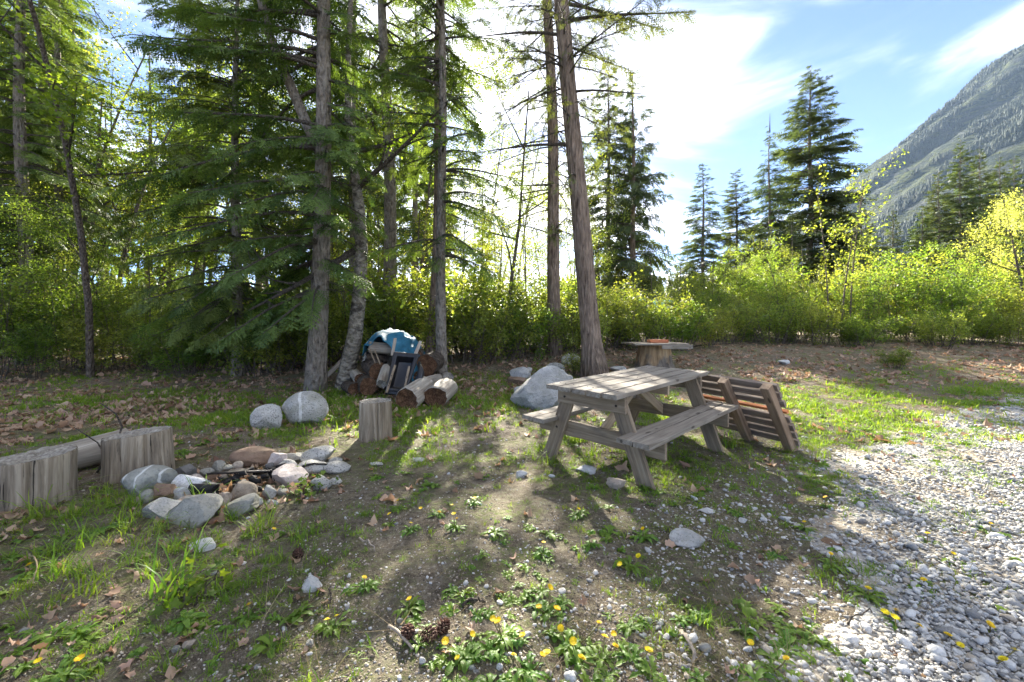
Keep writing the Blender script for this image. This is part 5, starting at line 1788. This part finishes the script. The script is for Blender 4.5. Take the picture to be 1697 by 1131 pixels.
# ------------------------------------------------------------------ gravel and pebbles
def mat_pebble():
    m, n, l = new_mat('pebble')
    oi = n.new('ShaderNodeObjectInfo')
    r = ramp(n, [(0.0, (.17, .17, .17)), (.25, (.33, .33, .325)), (.55, (.47, .468, .46)), (.80, (.56, .55, .53)), (.9, (.42, .375, .31)), (1.0, (.32, .275, .22))])
    l.new(oi.outputs['Random'], r.inputs[0])
    tc = n.new('ShaderNodeTexCoord')
    g = noise(n, l, tc.outputs['Object'], 2.2, 5, .65)
    col = mixc(n, l, rng_map(n, l, g.outputs['Fac'], .4, .7, 0, .35), r.outputs[0], (.26, .25, .235))
    return finish(m, n, l, col, .8, g.outputs['Fac'], .3, .1, .25)


M['pebble'] = mat_pebble()


def pebble_mesh(seed):
    import bmesh
    rg = np.random.default_rng(seed)
    bm = bmesh.new()
    bmesh.ops.create_icosphere(bm, subdivisions=1 if seed % 3 else 2, radius=.5)
    V = np.array([v.co[:] for v in bm.verts])
    F = [[v.index for v in f.verts] for f in bm.faces]
    bm.free()
    for _ in range(4):
        nn = unit(rg.normal(size=3))
        ex = np.maximum(V @ nn - rg.uniform(.28, .42), 0)
        V = V - ex[:, None] * nn * .9
    V = V * np.array([1, rg.uniform(.6, .9), rg.uniform(.4, .65)]) * (1 + rg.normal(size=(len(V), 1)) * .05)
    return mesh_np('pebble_%d' % seed, V, F, None, M['pebble'], smooth=True)


PB = [pebble_mesh(s) for s in range(8)]
rg = np.random.default_rng(123)
N = 320000
D_ = 1.0 / rg.uniform(1 / 11.0, 1 / 1.15, N)          # even in the picture's depth
y = D_
x = rg.uniform(-.9, 1.35, N) * y
side = gravel_side(x, y)
patch = fbm(x * 2.3, y * 2.3, 61, 4)
prob = np.clip((side + .25) / 1.5, 0, 1) ** 1.3 * np.clip(1.15 - 4.5 * np.clip(patch - .46, 0, 1), .08, 1)
prob = np.maximum(prob, np.clip((side + 1.5) / 1.6, 0, 1) ** 2 * .20 * (patch > .42))
prob = np.maximum(prob, .018 * (x > -1.2) + .006)
prob = prob * np.clip(y / 3.2, .25, 1.0)              # thin the nearest rows, where each stone shows large
keep_ = rg.random(N) < prob
x, y, side = x[keep_], y[keep_], side[keep_]
s_ = np.exp(rg.normal(-4.08, .48, len(x))) * (1 + .10 * np.clip(y - 3, 0, 8))
s_ = np.clip(np.where(side < -.1, s_ * .75, s_), .008, .075)
off = np.where(side > .2, rg.uniform(0, .014, len(x)), -.002)
scatter('gravel', np.stack([x, y, terrain(x, y) + .010 * np.clip(side * 3, 0, 1) + off + s_ * .12], 1), np.stack([rg.normal(0, .35, len(x)), rg.normal(0, .35, len(x)), rg.uniform(0, 6.28, len(x))], 1),
        s_, rg.integers(0, 8, len(x)), PB, 'loose pale grey gravel stones spread over the right', 'gravel')

# ------------------------------------------------------------------ grass, weeds, litter
def blades(seed, n, h, w, lean, r0, mat, seg=3):
    rg = np.random.default_rng(seed)
    g = Geo()
    for _ in range(n):
        a = rg.uniform(0, 6.283)
        d = np.array([math.cos(a), math.sin(a), 0])
        s = np.array([-d[1], d[0], 0])
        p = rg.normal(size=3) * r0
        p[2] = -.01
        H = h * rg.uniform(.45, 1.15)
        ln = lean * rg.uniform(.3, 1.4)
        V, T = [], []
        for k in range(seg):
            t = k / seg
            c = p + d * H * ln * t ** 2 * 1.1 + np.array([0, 0, H * (t - .35 * ln * t ** 2)])
            ww = w * (1 - t * .7) * rg.uniform(.8, 1.2)
            V += [c - s * ww, c + s * ww]
        V.append(p + d * H * ln * 1.1 + np.array([0, 0, H * (1 - .45 * ln)]))
        for k in range(seg - 1):
            T += [(2 * k, 2 * k + 1, 2 * k + 3), (2 * k, 2 * k + 3, 2 * k + 2)]
        T.append((2 * seg - 2, 2 * seg - 1, 2 * seg))
        g.add(V, T, None, rg.uniform(0, 1))
    return g.mesh('tuft_%d' % seed, mat)


def rosette(seed, n, L, w, mat, rise=.35, toothed=True):
    """Flat whorl of lance leaves, toothed like a dandelion's."""
    rg = np.random.default_rng(seed)
    g = Geo()
    for k in range(n):
        a = k * 2.4 + rg.normal() * .6
        ll = L * rg.uniform(.35, 1.15)
        ri = rise * rg.uniform(.2, 2.2)
        cv = rg.normal() * .5
        off = np.append(rg.normal(size=2) * L * .12, 0)
        V, T = [], []
        m = 8
        c = off.copy()
        for q in range(m):
            t = q / (m - 1)
            an = a + cv * t
            d = np.array([math.cos(an), math.sin(an), 0])
            s = np.array([-d[1], d[0], 0])
            if q: c = c + d * ll / (m - 1)
            p = c + np.array([0, 0, ll * (ri * t - ri * .95 * t * t) + .004])
            ww = w * (.25 + 1.0 * math.sin(min(1.0, t * .95) * 2.6)) * (1 if q % 2 or not toothed else .45) * rg.uniform(.8, 1.2) * (1 if t < .95 else .1)
            V += [p - s * ww + np.array([0, 0, ww * .35]), p, p + s * ww + np.array([0, 0, ww * .35])]
            if q:
                b_ = 3 * (q - 1)
                T += [(b_, b_ + 1, b_ + 4), (b_, b_ + 4, b_ + 3), (b_ + 1, b_ + 2, b_ + 5), (b_ + 1, b_ + 5, b_ + 4)]
        g.add(V, T, None, rg.uniform(0, 1))
    return g.mesh('rosette_%d' % seed, mat)


def dead_leaf(seed, mat):
    rg = np.random.default_rng(seed)
    g = Geo()
    n = 12
    a = np.arange(n) * 6.283 / n + rg.normal(size=12) * .12
    r_ = np.where(np.arange(n) % 2, rg.uniform(.38, .60, n), rg.uniform(.26, .48, n))
    V = np.stack([np.cos(a) * r_, np.sin(a) * r_, 0 * a], 1)
    V[:, 2] = .7 * V[:, 0] ** 2 * rg.choice([-1, 1]) + rg.uniform(.6, 1.6) * V[:, 1] ** 2 + rg.normal(size=n) * .09
    g.add(np.concatenate([[(0, 0, .02)], V]), [(0, 1 + k, 1 + (k + 1) % n) for k in range(n)], None, rg.uniform(0, 1))
    return g.mesh('dead_leaf_%d' % seed, mat)


def sample(n, prob, xr=(-1.35, 1.35), yr=(1.1, 13.0), seed=0):
    rg = np.random.default_rng(seed)
    y = 1 / rg.uniform(1 / yr[1], 1 / yr[0], n)
    x = rg.uniform(xr[0], xr[1], n) * y
    k = rg.random(n) < prob(x, y)
    return x[k], y[k], rg


def spread(name, x, y, rg, size, meshes, label, cat, tilt=.12, lift=0.0, grow=.06, close=1.0):
    n = len(x)
    s = size * np.exp(rg.normal(0, .28, n)) * (1 + grow * np.clip(y - 3, 0, 9)) * np.clip(y / 3.2, close, 1)
    return scatter(name, np.stack([x, y, terrain(x, y) + lift], 1), np.stack([rg.normal(0, tilt, n), rg.normal(0, tilt, n), rg.uniform(0, 6.28, n)], 1), s, rg.integers(0, len(meshes), n), meshes, label, cat)


def clear_of(x, y):
    """Keep the fire ring and the stems of the table free of plants."""
    f = np.hypot(x + 2.05, (y - 3.35) * 1.0) > .85
    return f


def p_grass(x, y):
    n1, n2 = fbm(x * 1.5, y * 1.5, 81, 4), fbm(x * .45, y * .45, 83, 3)
    p = np.clip((n1 * .65 + n2 * .45 - .545) * 5.0, .035, 1) * np.clip((y - .6) / 3.2, .18, 1)
    bright = np.exp(-(((x + 2.9) / 1.1) ** 2 + ((y - 5.6) / .55) ** 2)) + np.exp(-(((x + .35) / 1.1) ** 2 + ((y - 6.9) / .8) ** 2)) + .6 * np.exp(-(((x + 6.5) / 1.5) ** 2 + ((y - 7.0) / .5) ** 2)) + .5 * np.exp(-(((x + 4.3) / 1.2) ** 2 + ((y - 6.9) / .7) ** 2)) + 0.9 * np.exp(-(((x - 3.2) / 1.0) ** 2 + ((y - 8.4) / .7) ** 2)) + .7 * np.exp(-(((x - 1.3) / .9) ** 2 + ((y - 3.7) / .7) ** 2))
    p = np.maximum(p, np.clip(bright, 0, 1) * .9)
    right = np.clip((x - 3.0) / 1.5, 0, 1) * np.clip((y - 4.2) / 1.0, 0, 1) * np.clip((9.5 - y) / 2, 0, 1)
    p = np.maximum(p, right * np.clip((n1 - .33) * 5, 0, .95))
    g = gravel_side(x, y)
    p = p * np.where(g > .25, np.clip((n1 - .41) * 4.2, 0.0, .75), 1)
    lit = np.clip((y - 8.3) / 1.5, 0, 1)
    return p * clear_of(x, y) * (1 - .75 * lit) * np.clip((y / 4.6) ** 1.7, .02, 1) * np.where((x < -.3) & (y < 3.6), .45, 1)


GR = [blades(s, 16, .085, .0035, .75, .025, M['grass']) for s in range(5)] + [blades(s + 20, 12, .06, .004, 1.0, .03, M['grass']) for s in range(3)]
x, y, rg = sample(120000, p_grass, seed=5)
spread('grass', x, y, rg, .50, GR, 'patches of short green grass growing in the soil', 'grass')
FG = [blades(s + 30, 14, .13, .007, .8, .06, M['grass']) for s in range(4)]
x, y, rg = sample(30000, lambda x, y: np.clip(p_grass(x, y) * np.where(x > 2, np.clip((fbm(x * 1.6, y * 1.6, 88, 4) - .46) * 5, .04, .8), 1.0) + .08 * (fbm(x, y, 87, 3) > .5), 0, 1) * np.clip((11.8 - y) / 2, 0, 1) * np.clip((y - 4.0) / 2.6, 0, 1) * .8, yr=(4.0, 11.8), seed=45)
spread('far_grass', x, y, rg, .62, FG, 'thin green grass over the back of the clearing', 'grass', grow=0)
# taller coarse grass at the left foreground and at the feet of table and panel
TG = [blades(s + 40, 20, .27, .0055, .9, .045, M['grass'], 4) for s in range(4)]
tall = []
rg = np.random.default_rng(8)
for px, py, k, sp in ((60, 880, 9, .25), (120, 860, 8, .22), (215, 840, 8, .14), (235, 870, 7, .14), (30, 960, 8, .25), (110, 930, 9, .25), (170, 900, 6, .2), (260, 905, 4, .12), (350, 880, 4, .15), (430, 860, 5, .15),
                      (1325, 745, 6, .12), (1240, 745, 5, .10), (930, 770, 5, .12), (965, 760, 4, .15), (480, 900, 4, .2), (320, 950, 3, .2), (120, 700, 5, .25), (200, 940, 4, .2), (90, 1000, 4, .3)):
    bx, by, _ = hit(px, py)
    for _ in range(k): tall.append((bx + rg.normal() * sp, by + rg.normal() * sp))
tall = np.array(tall)
spread('tall_grass', tall[:, 0], tall[:, 1], rg, .50, TG, 'taller coarse grass tufts round the fire ring and table legs', 'grass', grow=0)
# seedlings and broad weeds
WD = [rosette(s + 60, 17, .09, .011, M['weed'], .6, s % 2 == 0) for s in range(5)] + [rosette(s + 70, 9, .05, .014, M['weed'], .9, False) for s in range(3)]


def p_weed(x, y):
    n1 = fbm(x * 1.9, y * 1.9, 91, 4)
    p = np.clip((n1 - .50) * 6, 0, 1)
    g = gravel_side(x, y)
    return p * clear_of(x, y) * np.where(g > .5, .35, 1) * np.clip((9.5 - y) / 2, 0, 1) * np.clip((y / 3.2) ** 1.4, .05, 1)


x, y, rg = sample(3400, p_weed, seed=15)
spread('weeds', x, y, rg, .50, WD, 'low broad-leaved weeds and dandelion rosettes scattered over the soil', 'weeds', .15)
# pale dry straw lying flat
ST = [blades(s + 90, 7, .10, .0016, 3.0, .03, M['straw'], 3) for s in range(4)]
x, y, rg = sample(26000, lambda x, y: np.clip((fbm(x * 1.2, y * 1.2, 95, 3) - .30) * 2.2, 0, 1) * clear_of(x, y) * np.clip(y / 4, .15, 1), yr=(1.1, 10), seed=16)
spread('dry_straw', x, y, rg, .42, ST, 'dry straw and old stalks lying on the soil', 'straw', .5, -.01)
# crumbs of earth, bark chips and grit
M['crumb'] = mat_plain('crumb', (.20, .165, .13), .95, .5, 3)


def crumb_mat():
    m, n, l = new_mat('soil_crumb')
    oi = n.new('ShaderNodeObjectInfo')
    r = ramp(n, [(0, (.10, .08, .062)), (.5, (.22, .185, .145)), (.8, (.34, .29, .23)), (1, (.46, .42, .36))])
    l.new(oi.outputs['Random'], r.inputs[0])
    return finish(m, n, l, r.outputs[0], .95)


CM = crumb_mat()
CR = []
for k in range(5):
    c = PB[[1, 2, 4, 5, 7][k]].copy()
    c.materials.clear()
    c.materials.append(CM)
    CR.append(c)
x, y, rg = sample(60000, lambda x, y: np.clip((fbm(x * 2.2, y * 2.2, 97, 4) - .30) * 2.5, .1, 1) * np.clip(y / 3.0, .2, 1) * np.where(gravel_side(x, y) > .3, .15, 1), yr=(1.1, 9), seed=26)
spread('soil_crumbs', x, y, rg, .011, CR, 'loose crumbs of earth and bark chips on the soil', 'soil crumbs', .6, 0.0, .10)
# dead leaves
DL = [dead_leaf(s, M['dead_leaf']) for s in range(8)]


def p_leaf(x, y):
    n1 = fbm(x * 1.3, y * 1.3, 101, 4)
    left = np.clip((-x / y - .45) / .4, 0, 1) * np.clip((y - 1.2) / 2.5, .12, 1)
    back = np.clip((y - 5.5) / 2.5, 0, 1) * np.clip((n1 - .35) * 4, .1, 1)
    hedge = np.clip((x - 1.5) / 1.5, 0, 1) * np.clip((y - 8.3) / 1.0, 0, 1)
    ring = np.exp(-(((x + 2.05) / .55) ** 2 + ((y - 3.3) / .6) ** 2))
    p = np.maximum(np.maximum(left * np.clip((n1 - .38) * 5, 0, 1), back * np.where(x < 1, 1.0, .4)), np.maximum(hedge * .95, ring * .8))
    return np.clip((p + .02) * np.clip((y / 4.2) ** 1.7, .03, 1), 0, 1)


x, y, rg = sample(24000, p_leaf, yr=(1.15, 13.5), seed=18)
spread('leaf_litter', x, y, rg, .070, DL, 'brown fallen leaves on the ground under the trees', 'leaves', .35, .008, .03, .5)
x, y, rg = sample(17000, lambda x, y: np.clip((fbm(x * 1.1, y * 1.1, 103, 4) - .30) * 3.2, .05, 1) * np.where(x > 1.5, np.clip((y - 7.6) / 2.2, .05, 1), np.clip((y - 4.8) / 3.0, .03, .8)), yr=(4.5, 13.5), seed=28)
spread('far_litter', x, y, rg, .095, DL, 'reddish brown fallen leaves at the foot of hedge and wood', 'leaves', .4, .01, 0)
cl = []
rg = np.random.default_rng(19)
for px, py, k, sp in ((1230, 958, 9, .05), (30, 1090, 8, .07), (45, 1020, 6, .08), (120, 1010, 5, .10), (380, 830, 10, .15), (480, 850, 9, .12), (180, 850, 8, .2), (20, 950, 8, .15), (90, 960, 6, .15), (405, 1090, 3, .1), (700, 840, 3, .2)):
    bx, by, _ = hit(px, py)
    for _ in range(max(2, k // 2)): cl.append((bx + rg.normal() * sp, by + rg.normal() * sp))
cl = np.array(cl)
spread('dead_leaves', cl[:, 0], cl[:, 1], rg, .066, DL, 'larger curled brown maple leaves lying in small heaps', 'leaves', .5, .02, 0, .6)

# ------------------------------------------------------------------ dandelions
M['petal'] = mat_leaf('petal', (.68, .50, .015), (.82, .66, .03), .25, (1.1, 1.0, .6), .6)
M['stalk'] = mat_leaf('stalk', (.16, .15, .06), (.24, .20, .09), .2, (1.2, 1.1, .6), .6)


def flower_mesh(seed):
    rg = np.random.default_rng(seed)
    g = Geo()
    for ring, (n, r_, z) in enumerate(((18, .017, .000), (14, .012, .004), (8, .007, .007))):
        for k in range(n):
            a = k * 6.283 / n + ring * .3
            d = np.array([math.cos(a), math.sin(a), 0])
            s = np.array([-d[1], d[0], 0]) * r_ * .20
            c = np.array([0, 0, z])
            g.add([c, c + d * r_ * .6 - s + np.array([0, 0, .002]), c + d * r_ * rg.uniform(.9, 1.1) + np.array([0, 0, .004 - ring * .001]), c + d * r_ * .6 + s + np.array([0, 0, .002])], [(0, 1, 2), (0, 2, 3)], None, rg.uniform(0, 1))
    return g.mesh('flower_head', M['petal'])


FH = [flower_mesh(s) for s in range(3)]
ROS = [rosette(s + 160, 24, .105, .011, M['weed'], .6) for s in range(5)]
FL = [(49, 932), (63, 1097), (132, 1104), (412, 1007), (454, 867), (604, 954), (542, 1020), (558, 1023), (678, 990), (738, 1057), (783, 1045), (817, 1026), (825, 1037), (758, 1087), (681, 859), (757, 858), (752, 850), (728, 838), (645, 849),
      (749, 829), (786, 813), (659, 824), (697, 832), (912, 968), (923, 1011), (929, 1035), (866, 1052), (906, 1077), (851, 1096), (899, 1094), (964, 1100), (950, 1065), (993, 1030), (1017, 1059), (1002, 1055), (1020, 1072), (1075, 1088), (1027, 923),
      (1058, 920), (1065, 871), (901, 898), (959, 834), (893, 1002), (1244, 1072), (1483, 1031), (1467, 1008), (1484, 1004), (1524, 1034), (1439, 970), (1377, 919), (1333, 858), (1642, 866), (1580, 912), (1537, 881), (1592, 1065), (1682, 1085),
      (1663, 1099), (1641, 1032), (1531, 955), (1303, 1104), (1571, 1047), (1425, 813), (1368, 819), (1659, 821), (1559, 725), (1530, 690), (1600, 715), (1460, 700), (1500, 660), (1620, 690), (1400, 690)]
pts_ = [hit(px, py + 22 * min(1.0, 2.2 / 2.2)) for px, py in FL]
plants = []
for p in pts_:
    for q in plants:
        if math.hypot(q[0][0] - p[0], q[0][1] - p[1]) < .17:
            q.append(p)
            break
    else:
        plants.append([p])
rq = random.Random(4)
for fl in plants:
    cx, cy = sum(p[0] for p in fl) / len(fl), sum(p[1] for p in fl) / len(fl)
    gz = tz(cx, cy)
    if cx > 1.0 and gravel_side(np.array([cx]), np.array([cy]))[0] > -.3:
        lab, gr = 'yellow dandelion growing in or beside the gravel', 'dandelions in the gravel'
    elif cy < 2.1:
        lab, gr = 'yellow dandelion in the bare soil of the near foreground', 'dandelions in the near foreground'
    else:
        lab, gr = 'yellow dandelion in the thin grass between fire ring and table', 'dandelions between ring and table'
    o = thing('dandelion', lab, 'dandelion', (cx, cy, gz), (0, 0, rq.uniform(0, 6)), gr)
    link('leaves', ROS[rq.randrange(5)], o, scale=(rq.uniform(.55, .95),) * 3)
    inv = Matrix.Rotation(-o.rotation_euler.z, 3, 'Z')
    for p in fl:
        e = inv @ Vector((p[0] - cx, p[1] - cy, 0))
        h = rq.uniform(.035, .075)
        g = Geo()
        tube(g, [(e.x * .3, e.y * .3, 0), (e.x * .8, e.y * .8, h * .6), (e.x, e.y, h)], [.003, .0025, .0025], 5)
        st = link('flower_stem', g.mesh('flower_stem', M['stalk'], True), o)
        link('flower_head', FH[rq.randrange(3)], st, (e.x, e.y, h), (rq.uniform(-.6, .2), rq.uniform(-.4, .4), 0), (rq.uniform(.7, 1.05),) * 3)
# bramble sprig by the ring
x, y, z = hit(505, 822)
plant('bramble', 'small leafy bramble sprig at the right of the fire ring', 'plant', shrub_meshes(330, .14, .16, 9, .045, 4, 'leaf_green', 5, (2, 2), 1), x, y, None, 0, 1.0, SN)
x, y, z = hit(330, 985)
plant('dark_weed', 'dark purple-green weed sprig in the left foreground', 'plant', shrub_meshes(331, .12, .16, 8, .045, 4, 'leaf_mid', 5, (2, 2), 1), x, y, None, 1, 1.0, SN)
# ------------------------------------------------------------------ air
def haze(density):
    x0, x1, y0, y1, z0, z1 = -4900, 8400, -700, 3700, -60, 1500
    V = [(x, y, z) for z in (z0, z1) for y in (y0, y1) for x in (x0, x1)]
    m, n, l = new_mat('haze')
    p = n.new('ShaderNodeVolumePrincipled')
    p.inputs['Color'].default_value = (.48, .66, .96, 1)
    p.inputs['Density'].default_value = density
    p.inputs['Anisotropy'].default_value = 0.0
    o = n.new('ShaderNodeOutputMaterial')
    l.new(p.outputs[0], o.inputs['Volume'])
    ob = link('haze', mesh_np('haze', V, None, [(0, 2, 3, 1), (4, 5, 7, 6), (0, 1, 5, 4), (2, 6, 7, 3), (0, 4, 6, 2), (1, 3, 7, 5)], m))
    return tag(ob, 'thin blue air haze over the valley', 'haze', kind='stuff')


HAZE = 0.000038
if HAZE: haze(HAZE)

# ------------------------------------------------------------------ labels that say which one: count each row of look-alikes from the left
ONES = 'first second third fourth fifth sixth seventh eighth ninth tenth eleventh twelfth thirteenth fourteenth fifteenth sixteenth seventeenth eighteenth nineteenth'.split()
TENS = {20: 'twent', 30: 'thirt', 40: 'fort'}


def ordinal(k):
    if k < 20: return ONES[k - 1]
    t = k // 10 * 10
    return TENS[t] + ('ieth' if k == t else 'y-' + ONES[k - t - 1])


rows = {}
for o in SC.objects:
    if o.parent is None and o.get('group') and o.get('label'):
        rows.setdefault((o['group'], o['label']), []).append(o)
for (gname, lab), os_ in rows.items():
    if len(os_) < 2: continue
    os_.sort(key=lambda o: o.location.x / max(o.location.y, .1))
    for k, o in enumerate(os_):
        o['label'] = '%s, %s from the left' % (lab, ordinal(k + 1))
